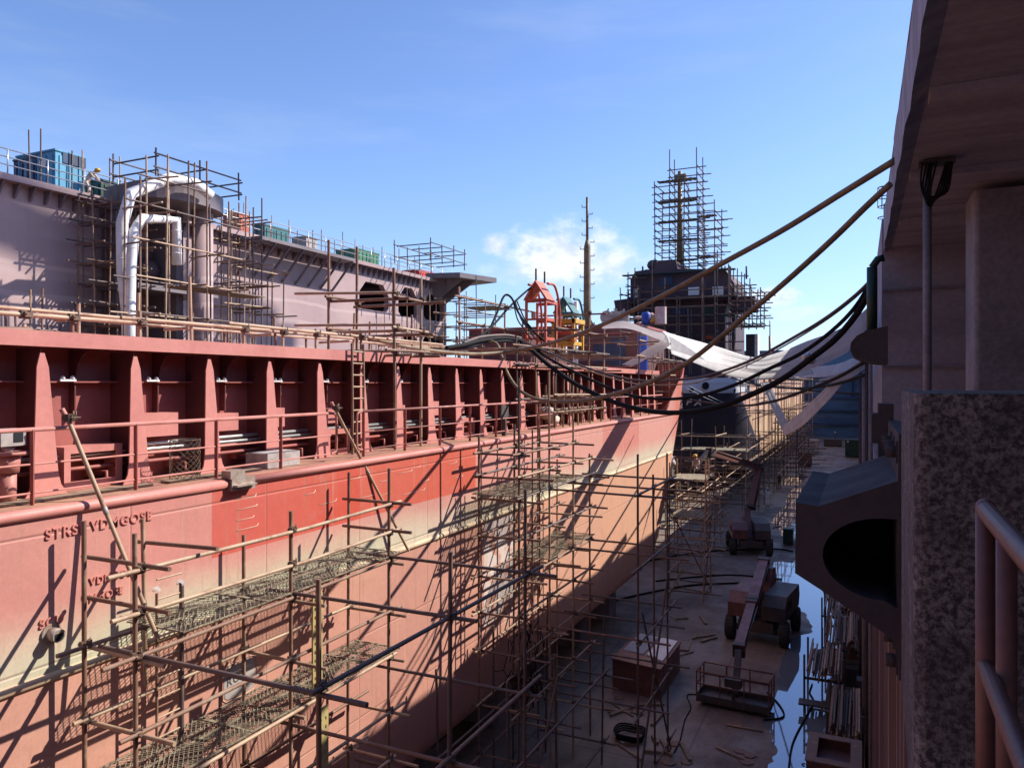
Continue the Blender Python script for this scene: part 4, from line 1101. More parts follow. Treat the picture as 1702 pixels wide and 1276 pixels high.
crate('deck_crate', 'teal machine frame on the big ship beside the orange pallets', 'machine', 440, 480, 374, 388, X2 - 1.3, 1.2, 'teal')
# scaffolds of the big ship
def sc2(label, px0, px1, pytop, nlev, x0, x1, ny, z0, zt, **k):
    ya, yb = onX(px0, 500, x0).y, onX(px1, 500, x0).y
    ys = [ya + (yb - ya) * i / (ny - 1) for i in range(ny)]
    lv = [z0 + (zt - z0) * (i + .6) / nlev for i in range(nlev)]
    kw = dict(r=.05, mats=('rust', 'tan', 'dark'), couplers=False, jit=.2, over=.8); kw.update(k)
    return scaffold(label, [x0, x1], ys, z0, zt, lv, **kw)
yy = cy
sc2('dense shaded scaffold left of the sponson of the big ship', 128, 206, 0, 12, X2 + .6, X2 + 2.2, 6, -3, ZD + .2, mats=('rust', 'dark', 'dark'), decks=[(X2 + .5, X2 + 2.2, onX(150, 500, X2).y, onX(205, 500, X2).y, 6.6), (X2 + .5, X2 + 2.2, onX(150, 500, X2).y, onX(205, 500, X2).y, 3.4)], deckmat='plank')
sc2('open scaffold wrapped round the front of the sponson', 205, 352, 0, 8, XSP + 2.2, XSP + 3.4, 5, -3, ztop + .2, zfun=lambda i, j: [ztop - 1, ztop + .6, ztop + .6, ztop + 1, ztop - 1][j], mats=('tan', 'rust', 'dark'), decks=[(XSP + 1.6, XSP + 3.4, cy - 3, cy + 3, zbot - 5.2)], deckmat='plank', miss=.25)
sc2('square rail of tubes on top of the sponson', 188, 330, 0, 2, XSP - 2.2, XSP + 1.2, 3, ztop, ztop + 1.5, mats=('dark',), jit=.03, over=.2)
sc2('scaffold to the right of the sponson under the walkway', 350, 400, 0, 10, X2 + .7, X2 + 2.6, 4, -3, ZD + 1.4, zfun=lambda i, j: ZD + [1, 2.2, 1.6, 2.4][j], miss=.15)
sc2('sparse scaffold rising in front of the plain hull plating', 395, 450, 0, 4, X2 + .7, X2 + 1.8, 3, -3, ZD - 1, zfun=lambda i, j: [ZD + 1.5, ZD - 3, ZD - 2][j], miss=.3)
sc2('few tall poles against the pale plating at the left end of the big ship', -20, 80, 0, 2, X2 + .7, X2 + 1.6, 4, -2, 4, zfun=lambda i, j: [2.5, 3.6, 5, 3.2][j], miss=.5)
sc2('pole fence of the big ship beside the blue cabin', -10, 200, 0, 2, X2 + .5, X2 - .4, 4, ZD + .33, ZD + 2.2, zfun=lambda i, j: ZD + [2.6, 3.2, 2.8, 3.][j], r=.04, along='none', jit=.05)
sc2('pole fence along the deck edge of the big ship beyond the sponson', 352, 690, 0, 1, X2 + .4, X2 - .5, 10, ZD + .33, ZD + 2, zfun=lambda i, j: ZD + random.uniform(1.4, 2.6), r=.035, along='none', jit=.05)
sc2('scaffold below and across the open windows of the big ship', 606, 712, 0, 7, X2 + .6, X2 + 2.2, 6, -3, 5.2, mats=('tan', 'rust', 'tan'), zfun=lambda i, j: [3, 4.4, 8.8, 5.5, 9, 6][j], decks=[(X2 + .6, X2 + 2.2, onX(625, 500, X2).y, onX(730, 500, X2).y, 3.)], deckmat='plank')
sc2('thin scaffold tower off the far end of the big ship', 722, 786, 0, 9, X2 + 1.5, X2 + 5.2, 5, -3, 9, mats=('dark', 'tan', 'rust'), zfun=lambda i, j: [9, 10.8, 8.6, 9.4, 5.4][j], decks=[(X2 + 1.5, X2 + 5.5, Y2 + .5, Y2 + 5, 8.1), (X2 + 1.5, X2 + 5.5, Y2 - 1, Y2 + 5, 3.4)], deckmat='bamboo')
sc2('rail of thin poles on the far platform of the big ship', 715, 772, 0, 2, X2 + 4.6, X2 + .8, 4, ze + .5, ze + 2.6, mats=('dark',), jit=.05, over=.3)
# ------------------------------------------------------------------ the far ship
s3 = Thing('docked_ship', 'dark bowed ship with white bulwark and scaffolded bridge at the far end of the dock', 'ship', (-20, 110, -9))
def sh3(z): return 73.5 + (-.7 - max(min(z, -.7), -8.2)) * 2.5
def rk3(z): return 67 + (-.7 - max(min(z, -.7), -8.2)) * .75
def ring3(z, ins=0.):
    pts = [V((-10.4 - ins, 158 - i * (158 - sh3(z)) / 20, z)) for i in range(21)]
    for k in range(1, 15):
        a = math.pi / 2 * k / 14
        pts.append(V((-20 + (9.6 - ins) * math.cos(a), sh3(z) - (sh3(z) - rk3(z)) * math.sin(a), z)))
    pts += [V((-40 - p.x, p.y, p.z)) for p in reversed(pts[:-1])]
    return pts
h = MB(); zs = [(-9, 1.5), (-8.6, .3), (-8.2, 0), (-7, 0), (-5.5, 0), (-4, 0), (-2.5, 0), (-1.6, 0), (-.83, 0), (-.2, 0), (.55, -.1)]
rings = [ring3(z, i_) for z, i_ in zs]
n = len(rings[0])
h.add([p for r_ in rings for p in r_], [(i * n + k, (i + 1) * n + k, (i + 1) * n + k + 1, i * n + k + 1) for i in range(len(rings) - 1) for k in range(n - 1)], True)
h.add(rings[0], [tuple(range(n))]); h.add([rings[0][0], rings[0][-1], rings[-1][-1], rings[-1][0]], [(0, 1, 2, 3)])
s3.part('hull', h, M['hull3']); hull3 = s3.o.children[-1]
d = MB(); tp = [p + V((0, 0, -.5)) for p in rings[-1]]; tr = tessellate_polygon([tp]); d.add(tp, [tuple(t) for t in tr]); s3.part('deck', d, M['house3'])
bv = BVHTree.FromPolygons([tuple(p) for p in h.v], h.f)
def on3(px, py):
    d_ = ray(px, py).normalized(); r_ = bv.ray_cast((0, 0, 0), d_)
    return (r_[0], r_[1]) if r_[0] else (at(px, py, 72), V((.3, -.95, 0)))
def text3(body, px, py, size):
    p, nn = on3(px, py); nn = V(nn).normalized()
    if nn.dot(p) > 0: nn = -nn
    u = V((0, 0, 1)).cross(nn).normalized(); up_ = nn.cross(u)
    mm = Matrix(((u.x, up_.x, nn.x, 0), (u.y, up_.y, nn.y, 0), (u.z, up_.z, nn.z, 0), (0, 0, 0, 1)))
    s3.part('lettering', text_mesh(body, size, .05, Matrix.Translation(p + nn * .3) @ mm), M['whitep'], hull3)
text3('P', 1138, 668.5, 1.0); text3('A', 1152, 669.5, 1.0)
for px, r_, m_ in ((1172.5, .34, 'dkgreen'), (1172.5, .29, 'black')):
    p, nn = on3(px, 641); nn = nn if nn.dot(p) < 0 else -nn
    b = MB(); b.tube([p - nn * .1, p + nn * (.07 if r_ > .3 else .08)], r_, 18); s3.part('fairlead', b, M[m_], hull3)
for px, py in ((1149, 648), (1221, 649), (1240, 648)):
    p, nn = on3(px, py); nn = nn if nn.dot(p) < 0 else -nn
    b = MB(); b.tube([p - nn * .1, p + nn * .04], .2, 10); s3.part('scupper', b, M['black'], hull3)
# accommodation block
def fy(px, py, y=78.): return onY(px, py, y)
b = MB()
a, c = fy(1056, 590), fy(1205, 590); zt = fy(1130, 452).z
b.box(a.x, c.x, 78, 92, -.2, zt)
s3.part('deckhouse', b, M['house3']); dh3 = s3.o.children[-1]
b = MB(); pr = [fy(*p) for p in ((1050, 466), (1058, 452), (1088, 448), (1092, 437), (1125, 434), (1128, 448), (1206, 448), (1222, 472), (1222, 500), (1050, 500))]
pr = [V((p.x, 77.5, p.z)) for p in pr]; b.prism(pr, (0, 9, 0)); s3.part('bridge', b, M['house3'])
b = MB(); pr = [V((fy(*p).x, 77.4, fy(*p).z)) for p in ((1210, 494), (1256, 494), (1256, 516), (1216, 520))]; b.prism(pr, (0, 3, 0)); s3.part('bridge_wing', b, M['house3']); b = MB()
pr = [V((fy(*p).x, 77.6, fy(*p).z)) for p in ((1022, 500), (1052, 496), (1052, 520), (1026, 520))]; b.prism(pr, (0, 3, 0)); s3.part('bridge_wing', b, M['house3'])
b = MB(); b.box(fy(1216, 590).x, fy(1221, 590).x, 78, 79, -.2, fy(1216, 520).z); s3.part('wing_post', b, M['house3'])
for px0, px1, py0, py1, m_ in ((1146, 1164, 478, 492, 'whitep'), (1186, 1204, 477, 492, 'whitep'), (1056, 1063, 481, 496, 'whitep'), (1098, 1120, 458, 476, 'dkblue'), (1172, 1188, 508, 524, 'dkgreen'), (1118, 1140, 508, 522, 'dkblue')):
    a, c = fy(px0, py1), fy(px1, py0); b = MB(); b.box(a.x, c.x, 77.38 if py1 < 500 else 77.9, 77.45 if py1 < 500 else 77.97, a.z, c.z); s3.part('window', b, M[m_])
a, c = fy(1173, 564), fy(1187, 555); b = MB(); b.box(a.x, c.x, 77.8, 77.95, a.z, c.z); s3.part('board', b, M['orange'], label='small orange board on the far deckhouse')
for z_ in (456, 500, 530, 560):
    z = fy(1130, z_).z; b = MB(); b.box(fy(1040, 500).x, fy(1225, 500).x, 76.6, 77.35, z, z + .1); s3.part('ledge', b, M['dkgreen'])
a, c = fy(1235, 583), fy(1250, 553); b = MB(); b.box(a.x, c.x, 80, 81.5, .05, c.z); s3.part('deck_locker', b, M['steel'], label='grey upright locker with a white side on the far deck')
b = MB(); b.box(c.x + .001, c.x + .3, 80, 81.5, .05, c.z); s3.part('locker_side', b, M['whitep'])
b = MB(); p = fy(1276, 590); b.tube([(p.x, 80, .05), (p.x, 80, fy(1276, 556).z)], .13, 8); b.tube([(p.x, 80, fy(1276, 556).z), (p.x, 80, fy(1276, 530).z)], .06, 6); s3.part('aerial', b, M['tan'])
b = MB()
for px in (1060, 1080, 1236, 1200): 
    q_ = fy(px, 446); b.tube([(q_.x, 80, q_.z - .8), (q_.x, 80, q_.z + .5)], .1, 6)
q_ = fy(1078, 436); b.ball((q_.x, 80, q_.z), .7, (1, 1, .8)); b.box(q_.x - .8, q_.x + .8, 79.5, 80.5, q_.z - 1.1, q_.z - .5); b.bar((fy(1055, 446).x, 80, fy(1060, 446).z - .5), (fy(1240, 446).x, 80, fy(1240, 446).z - .5), .1, .1); s3.part('roof_gear', b, M['house3'])
# mast with yard
p = fy(1130, 450, 82); zt = fy(1130, 285, 82).z
b = MB(); b.tube([(p.x, 82, p.z - .5), (p.x, 82, zt)], [.38, .22], 10); b.box(p.x - .5, p.x + .7, 81.6, 82.4, zt - 1.1, zt - .4); s3.part('mast', b, M['yellow'] if 0 else M['olive'])
rnd = random.Random(3)
def scy(label, px0, px1, nx, y0, y1, z0, zt, lv, **k):
    xa, xb = fy(px0, 500, y0).x, fy(px1, 500, y0).x
    kw = dict(r=.055, mats=('dark', 'dark', 'rust'), couplers=False, jit=.15, over=.7); kw.update(k)
    return scaffold(label, [xa + (xb - xa) * i / (nx - 1) for i in range(nx)], [y0, y1], z0, zt, lv, **kw)
zz = lambda py: fy(1130, py, 80).z
scy('tall scaffold tower climbing the mast of the far ship', 1089, 1160, 4, 80, 83, zz(450), zz(270), [zz(442 - 12.5 * k) for k in range(14)], zfun=lambda i, j: [zz(296), zz(246), zz(290), zz(247)][i] - j * .3,
    decks=[(fy(1092, 400, 80).x, fy(1158, 400, 80).x, 80, 81., zz(py_)) for py_ in (432, 398, 366, 333, 298)], deckmat='liftd')
scy('right wing of the mast scaffold on the far ship', 1160, 1188, 2, 80, 84, zz(448), zz(335), [zz(440 - 14 * k) for k in range(7)], decks=[(fy(1158, 400, 80).x, fy(1190, 400, 80).x, 80, 81., zz(py_)) for py_ in (430, 362)], deckmat='liftd')
scy('scaffold hung on the left side of the far bridge', 1022, 1054, 4, 76.2, 79, zz(540), zz(455), [zz(530 - 13 * k) for k in range(6)], zfun=lambda i, j: zz([505, 480, 455, 448][i]), decks=[(fy(1024, 500, 76).x, fy(1054, 500, 76).x, 76.2, 79, zz(524))], deckmat='dkgreen')
scy('scaffold hung under the right bridge wing of the far ship', 1212, 1264, 5, 76.4, 79.4, zz(552), zz(480), [zz(545 - 12 * k) for k in range(6)], zfun=lambda i, j: zz([455, 460, 470, 488, 492][i]), decks=[(fy(1226, 500, 76).x, fy(1266, 500, 76).x, 76.4, 79.4, zz(549))], deckmat='dkgreen')
scy('dark scaffold across the front of the far bridge', 1062, 1212, 8, 75.6, 76.5, 1., zz(470), [zz(585 - 14 * k) for k in range(8)], miss=.2, zfun=lambda i, j: zz([480, 440, 470, 500, 520, 470, 430, 455][i]))
# scaffold along the lit side of the far ship
def sc3(label, px0, px1, nx, z0, zt, nlev, **k):
    X = -9.6; ya, yb = onX(px0, 650, X).y, onX(px1, 650, X).y
    kw = dict(r=.042, mats=('rust', 'dark', 'tan'), couplers=False, jit=.25, over=1.); kw.update(k)
    return scaffold(label, [X, X + 1.4], [ya + (yb - ya) * i / (nx - 1) for i in range(nx)], z0, zt, [z0 + (zt - z0) * (i + .7) / nlev for i in range(nlev)], **kw)
sc3('scaffold on the shoulder of the far ship beside its white bulwark', 1234, 1262, 4, FLOOR, .6, 5, miss=.3)
sc3('scaffold along the sunlit side of the far ship behind the hanging white strip', 1268, 1300, 6, FLOOR, 1.8, 6, miss=.25, zfun=lambda i, j: random.uniform(.6, 2.2))
sc3('farthest scaffold on the sunlit side of the far ship', 1304, 1337, 7, FLOOR, 1.5, 6, miss=.2, zfun=lambda i, j: random.uniform(.2, 1.5))
scaffold('scaffold on the shaded dock floor beside the far ship', [-8.6, -6.4], [88, 93, 98, 103, 109], FLOOR, -3.5, [-10, -8.5, -7, -5.5, -4.2], r=.06, mats=('dark', 'liftd'), couplers=False, jit=.4, over=1.2)
scaffold('lattice of dark poles under the shadowed bow of the far ship', [-14, -11.5, -9.6], [72, 76, 81], FLOOR, -5.2, [-10, -8.6, -7.2, -6], r=.05, mats=('tan', 'dark', 'rust'), couplers=False, jit=.3, over=1.)

# ------------------------------------------------------------------ gear standing up on the red ship
# orange davit frame and its teal twin
def davit(label, x, y, m, zb, zt, w=1., dpt=1.5):
    t = Thing('davit_frame', label, 'davit', (x, y, zb))
    zs_ = zt - .75
    for yy in (y, y + dpt):
        for xx in (x - w / 2, x + w / 2): t.part('leg', MB().bar((xx, yy, zb), (xx, yy, zs_), .085, .1), M[m])
    b = MB(); yy = y - .1
    e_ = .06; b.prism([(x - w / 2 - .1, yy, zs_), (x - w / 2 - .02, yy, zs_ - .03), (x, yy, zt - .1), (x + w / 2 + .02, yy, zs_ - .03), (x + w / 2 + .1, yy, zs_), (x, yy, zt)], (0, dpt * .8, 0)); b.bar((x - w / 2, yy + .05, zs_), (x + w / 2, yy + .05, zs_), .06, .08); b.prism([(x - w * .2, yy + .05, zs_ + .3), (x + w * .2, yy + .05, zs_ + .3), (x, yy + .05, zt - .11)], (0, .03, 0)); t.part('hood', b, M[m])
    for s_ in (-.5, .5):
        b = MB(); pts = cat_rom([(x + s_ * w, y + .2, zt - .12), (x + s_ * w, y + dpt * .9, zt - .15), (x + s_ * w, y + dpt * 1.35, zs_ - .2), (x + s_ * w, y + dpt * 1.4, zs_ - 1.2)], 6)
        b.tube(pts, .05, 8); t.part('curved_arm', b, M[m])
    for z in (zb + .5, zs_ - .75, zs_ - .06):
        b = MB(); b.bar((x - w / 2, y, z), (x + w / 2, y, z), .06, .08); b.bar((x - w / 2, y + dpt, z), (x + w / 2, y + dpt, z), .09, .12); b.bar((x + w / 2, y, z), (x + w / 2, y + dpt, z), .09, .12); t.part('crossbar', b, M[m])
    b = MB(); b.tube([(x - .16, y + .06, zs_ - .6), (x - .1, y + .06, zs_ - .6)], .16, 12); t.part('sheave', b, M[m])
    for yy in (y, y + dpt * .8): t.tube('spike', V((x, yy, zt)), V((x, yy, zt + .45)), .04, M['dark'])
    return t
p = onX(905, 556, -11.3)
davit('bright orange-red davit frame with hood above the scaffold', -11.4, 27.0, 'orange', 1.25, 4.0, .8, 1.1)
davit('smaller teal davit frame with hood beside the slim mast', -12., 31.6, 'teal', 1.3, 3.9, .8, 1.1)
t = Thing('winch_frame', 'yellow and orange machinery frame between the two davits', 'winch', (-11.2, 29.8, 1.22))
b = MB()
for x, y in ((-11.6, 29.3), (-10.7, 29.3), (-11.6, 30.4), (-10.7, 30.4)): b.bar((x, y, 1.22), (x, y, 2.7), .1, .1)
b.box(-11.7, -10.6, 29.25, 30.45, 2.5, 2.68); b.box(-11.6, -10.7, 29.3, 30.4, 1.6, 1.75); t.part('frame', b, M['yellow'])
b = MB(); b.tube([(-11.5, 29.8, 2.1), (-10.8, 29.8, 2.1)], .32, 14); t.part('drum', b, M['orange'])
# dark store under the scaffold
b = MB(); b.box(-14.2, -12.6, 28.8, 33.5, .745, 2.2); b.box(-14.3, -12.5, 28.7, 33.6, 2.2, 2.3)
single('machinery_house', 'dark red box housing under the orange davit', 'housing', b, M['house1'])
# slim mast with rungs
p = at(976, 532, 45.6); ztop = at(976, 328, 45.6).z; zm = at(976, 402, 45.6).z
t = Thing('slim_mast', 'slim brown mast with climbing rungs standing against the cloud', 'mast', (p.x, p.y, .75))
t.part('lower_tube', MB().tube([(p.x, p.y, .75), (p.x, p.y, p.z + .6), (p.x, p.y, zm - .3), (p.x, p.y, zm + .1)], [.34, .23, .2, .1], 12), M['olive'])
t.part('topmast', MB().tube([(p.x, p.y, zm), (p.x, p.y, ztop)], .085, 8), M['olive'])
b = MB()
for s_ in (1, -1, 0): b.prism([p + RT * .2 * s_ + V((0, 0, .1)), p + RT * (.75 * s_ if s_ else 0) + V((0, 0, -.9)) + (FW * -.7 if s_ == 0 else V((0, 0, 0))), p + V((0, 0, -.9))], FW * .05)
t.part('gusset', b, M['olive'])
for k in range(17):
    z = p.z + .9 + k * .42; s_ = 1 if k % 2 else -1; w_ = .2 if z < zm else .09
    if z > ztop - .2: break
    b = MB(); q_ = V((p.x, p.y, z)); b.tube([q_ + RT * s_ * w_ * .8, q_ + RT * s_ * (w_ + .22), q_ + RT * s_ * (w_ + .22) + V((0, 0, .14))], .028, 5); t.part('rung', b, M['olive'])
# winch and ventilator lumps behind the awning
b = MB()
for k in range(3):
    q_ = at(1008 + k * 13, 527, 44); b.tube([q_, q_ + V((0, .5, 0))], .3, 12); b.tube([q_ + V((0, -.05, 0)), q_ + V((0, .0, 0))], .38, 12); b.bar(q_ + V((-.3, 0, -.5)), q_ + V((.1, .1, .5)), .08, .1); b.bar(q_ + V((.3, .1, -.6)), q_ + V((.35, .1, .3)), .1, .1)
q_ = at(1010, 530, 44); b.box(q_.x - .4, q_.x + 1.2, q_.y, q_.y + 1, 3.46, q_.z - .2)
single('deck_winch', 'grey deck winch with drums on the roof behind the white awning', 'winch', b, M['patch'])
q_ = at(1074, 538, 44.5)
t = Thing('plastic_barrel', 'bright blue barrel on the roof at the edge of the white awning', 'barrel', (q_.x, q_.y, 3.47))
t.part('body', MB().tube([(q_.x, q_.y, 3.47), (q_.x, q_.y, 3.6), (q_.x, q_.y, 4.1), (q_.x, q_.y, 4.2)], [.22, .27, .27, .2], 14), M['blueb'])
t.part('lid', MB().tube([(q_.x, q_.y, 4.2), (q_.x, q_.y, 4.24)], .15, 12), M['dkblue'])
b = MB()
for k in range(9): b.lump(V((q_.x - .7 + k * .17, q_.y + .7, 3.6 + .6 * random.random())), random.uniform(.12, .2), (1.6, 1, .5))
single('rag_heap', 'heap of pink and pale rags behind the blue barrel', 'rags', b, M['ragp'])
b = MB(); q2 = at(1087, 532, 44.2)
for k in range(5): b.lump(V((q2.x - .2 + k * .14, q2.y + .2, 3.7 + .08 * k)), .22, (1.3, 1, .7))
single('life_vests', 'orange cloth heap on the roof beside the blue barrel', 'cloth', b, M['yellow'])
q_ = at(1098, 552, 44); b = MB(); pr = [V((q_.x + .3 * math.cos(a) * (1 + .2 * random.random()), q_.y + .3 * math.sin(a), 3.47)) for a in [k * math.pi / 5 for k in range(10)]]; b.prism(pr, (0, 0, 1.0)); single('cloth_bale', 'pale pink wrapped bale standing right of the blue barrel', 'bale', b, M['ragp'])
q_ = at(1062, 563, 42.2)
b = MB(); b.box(q_.x - .25, q_.x + .25, 42.0, 42.28, .75, 2.7); single('blue_board', 'upright deep blue board under the white awning', 'board', b, M['blueb'])

# ------------------------------------------------------------------ white sheeting
def sheet(label, top, bot, tt, name='tarpaulin', m='white', group=None, folds=.014, thick=.012, nfold=5):
    """hung strip between two curved edges; tt gives the depths (top start, top end, bottom start, bottom end)"""
    A = cat_rom(swing(top, tt[0], tt[1]), 10); Bq = cat_rom(swing(bot, tt[2], tt[3]), 10)
    def res(P, n=46):
        L = [0]
        for a, c in zip(P, P[1:]): L.append(L[-1] + (c - a).length)
        out = []
        for i in range(n + 1):
            s_ = L[-1] * i / n; k = 0
            while k < len(L) - 2 and L[k + 1] < s_: k += 1
            out.append(P[k].lerp(P[k + 1], (s_ - L[k]) / max(1e-6, L[k + 1] - L[k])))
        return out
    A, Bq = res(A), res(Bq); n = len(A); mm = 22; rnd = random.Random(label)
    ph = [rnd.uniform(0, 6.28) for _ in range(6)]
    vs = []
    for i in range(n):
        for j in range(mm + 1):
            v = j / mm; u = i / (n - 1); p_ = A[i].lerp(Bq[i], v)
            w_ = (A[i] - Bq[i]).length
            off = folds * min(w_, 1.2) * (1.3 * math.sin(nfold * math.pi * v + ph[0] + .8 * math.sin(u * 4 + ph[1])) + .7 * math.sin(nfold * 2.3 * v * math.pi + ph[3] + u * 3) + .25 * math.sin(u * 9 + v * 3 + ph[2]))
            vs.append(p_ + V((.35, -.5, .8)) * off + V((0, 0, .03 * min(w_, .7) * math.sin(u * 9 + ph[4]))))
    b = MB(); fs = [(i * (mm + 1) + j, (i + 1) * (mm + 1) + j, (i + 1) * (mm + 1) + j + 1, i * (mm + 1) + j + 1) for i in range(n - 1) for j in range(mm)]
    b.add(vs, fs, True)
    o = single(name, label, 'tarpaulin', b, M[m], group)
    s_ = o.modifiers.new('thickness', 'SOLIDIFY'); s_.thickness = thick
    return o
sheet('upper white sheet strip slung from the wing wall to the end of the red ship', [(1449, 506), (1400, 545), (1340, 567), (1290, 587), (1250, 594), (1190, 577), (1102, 550)], [(1447, 545), (1402, 580), (1345, 602), (1292, 608), (1250, 612), (1190, 604), (1106, 577)], (17, 43, 16.5, 42))
sheet('lower white sheet strip sagging deepest between the wing wall and the red ship', [(1447, 520), (1410, 556), (1355, 585), (1310, 604), (1262, 604), (1200, 585), (1112, 559)], [(1446, 551), (1408, 586), (1355, 612), (1305, 627), (1255, 632), (1205, 622), (1116, 589)], (19, 41, 18, 40))
sheet('broad sheet patch sagging at the middle of the white strips', [(1348, 606), (1310, 613), (1276, 610), (1240, 598), (1196, 588)], [(1352, 622), (1310, 626), (1268, 627), (1230, 618), (1190, 604)], (26, 36, 25, 35), folds=.012)
sheet('long shaded pale strip reaching under the wall bumper', [(1432, 588), (1395, 603), (1360, 610), (1320, 612)], [(1434, 600), (1398, 618), (1360, 627), (1318, 626)], (22, 36, 21, 36), m='sheetblue')
for i, dy in enumerate((0, 6, 11)):
    sheet(['torn upper ribbon of sheet under the wall bumper', 'torn middle ribbon of sheet under the wall bumper', 'torn lower ribbon of sheet under the wall bumper'][i], [(1436 + i * 3, 594 + dy), (1410, 612 + dy * 1.2), (1380, 626 + dy), (1362 - i * 6, 630 + dy)], [(1438 + i * 3, 597 + dy), (1411, 617 + dy * 1.2), (1380, 630 + dy), (1361 - i * 6, 633 + dy)], (20 + i, 30, 20 + i, 30), m='white', folds=.03, group='torn ribbons under the bumper')
sheet('narrow white strip hanging in a sharp V from the far bulwark, left leg', [(1264, 637), (1276, 664), (1290, 694), (1303, 722)], [(1279, 635), (1290, 660), (1302, 687), (1312, 708)], (40, 36, 40, 36), folds=.02)
sheet('narrow white strip rising from the V point to the wing wall, right leg', [(1301, 709), (1329, 686), (1363, 654), (1399, 615)], [(1304, 724), (1338, 704), (1375, 668), (1407, 628)], (36, 25, 36, 25), m='sheetblue', folds=.02)
sheet('white sheet strip sloping down from the end scaffold onto the coaming', [(1034, 606), (1060, 590), (1090, 571), (1110, 558)], [(1050, 609), (1075, 596), (1098, 584), (1113, 574)], (39.5, 40, 39, 39.5), folds=.008)
sheet('white awning sheet stretched over the forward house of the red ship', [(1001, 540), (1020, 535), (1040, 534), (1070, 545), (1112, 556)], [(1000, 546), (1026, 545), (1050, 548), (1075, 556), (1110, 568)], (43, 42.5, 38.5, 39.5), folds=.006)

# ------------------------------------------------------------------ hoses and cables across the dock
def hose(label, pts, r, m, name='hose', group=None, n=10):
    b = MB(); b.tube(cat_rom(pts, n), r, 10)
    return single(name, label, 'hose' if name == 'hose' else 'cable', b, M[m], group)
h1 = swing([(1489, 266), (1400, 321), (1300, 383), (1200, 438), (1100, 492), (1000, 540), (930, 566), (860, 582)], 11, 24) + [onX(800, 588, -10.7), onX(740, 585, -10.8), onX(680, 577, -11), onX(640, 568, -11.2), onX(612, 563, -11.4)]
hose('thick olive hose from the slab edge to the top of the coaming', h1, .052, 'olive')
h2 = swing([(1480, 306), (1440, 343), (1390, 392), (1340, 438), (1290, 482), (1240, 524), (1190, 566), (1140, 604), (1080, 635), (1020, 655), (960, 667), (900, 665), (866, 650), (846, 625)], 11, 24) + [onX(836, 598, -10.5), onX(828, 575, -10.9), onX(815, 567, -11.2), onX(790, 569, -11.6)]
hose('thick olive hose looping down to the scaffold and up the coaming', h2, .05, 'olive')
hose('black hose from the standpipe to the crowded scaffold, upper one', swing([(1454, 459), (1420, 492), (1370, 530), (1310, 566), (1250, 598), (1190, 620), (1140, 630), (1060, 632), (990, 616), (930, 594), (880, 572), (862, 566)], 16.2, 27), .035, 'dark')
hose('pale cable beside the upper black hose', swing([(1454, 462), (1420, 496), (1370, 534), (1310, 571), (1250, 603), (1190, 626), (1140, 638), (1060, 638), (990, 620), (930, 597), (880, 573)], 16.3, 27), .018, 'tan', 'cable')
hose('thickest black hose sagging lowest from the standpipe', swing([(1453, 472), (1425, 520), (1390, 562), (1350, 594), (1300, 630), (1250, 655), (1200, 674), (1140, 685), (1080, 683), (1020, 668), (960, 640), (910, 605), (875, 574)], 16.2, 26), .07, 'black')
hose('black hose running just above the thickest one', swing([(1452, 462), (1420, 512), (1380, 552), (1330, 588), (1280, 612), (1220, 640), (1160, 658), (1100, 663), (1040, 655), (980, 630), (920, 600), (878, 572)], 16.2, 26.5), .045, 'black')
b = MB()
for q_ in swing([(1348, 598), (1340, 592)], 19.5, 19.5): b.ball(q_, .12, (1, 1, 1), 8, 6)
single('hose_clamp', 'small steel coupling where black hoses meet in mid air', 'coupling', b, M['galv'])
hose('dark cable from the far rail past the far bow to the wing wall', swing([(1440, 600), (1390, 628), (1330, 652), (1280, 668), (1230, 674), (1170, 668), (1120, 660)], 20, 52), .05, 'black', 'cable')
hose('dark cable dipping across the white V strip', swing([(1442, 622), (1380, 640), (1320, 645), (1260, 640), (1215, 628)], 22, 60), .05, 'black', 'cable')
hose('straight black cable from the wall toward the far rail', swing([(1444, 655), (1390, 652), (1330, 647), (1250, 637)], 26, 70), .05, 'black', 'cable')
# mooring lines off the far bow
for i, (a, c) in enumerate((((1146, 641), (1205, 670)), ((1140, 644), (1198, 672)), ((1216, 631), (1246, 645)))):
    hose(['pale mooring line down the far bow, upper strand', 'pale mooring line down the far bow, lower strand', 'dark stay line at the corner of the far white bulwark'][i], swing([a, ((a[0] + c[0]) / 2, (a[1] + c[1]) / 2 + 1), c], 62, 66), .016, ['sheetblue', 'sheetblue', 'black'][i], 'cable')
# hose bundle on top of the scaffold and up the spar left of the orange davit
hose('dark hose pile on the scaffold top beside the coaming', [onX(742, 578, -11), onX(770, 573, -11), onX(800, 566, -11.2), onX(835, 562, -11.2), onX(870, 566, -10.9)], .06, 'black')
hose('second dark hose lying in the pile beside the coaming', [onX(748, 579, -11.1), onX(780, 577, -11.2), onX(810, 569, -11.3), onX(850, 567, -11.1), onX(872, 572, -10.9)], .055, 'black')
hose('third dark hose lying highest in the pile beside the coaming', [onX(770, 570, -11.3), onX(800, 560, -11.4), onX(840, 557, -11.3), onX(866, 562, -11)], .05, 'dark')
hose('hose climbing from the hose pile to the orange davit', [onX(790, 566, -11.6), onX(820, 540, -11.8), onX(845, 512, -11.8), onX(868, 490, -11.7), onX(890, 472, -11.5)], .04, 'black')
hose('hose draped over the tip of the short spar', [onX(806, 565, -11.8), onX(826, 520, -11.8), onX(838, 492, -11.8), onX(850, 495, -11.6), onX(862, 520, -11.4), onX(880, 545, -11.2), onX(905, 566, -10.8)], .04, 'black')
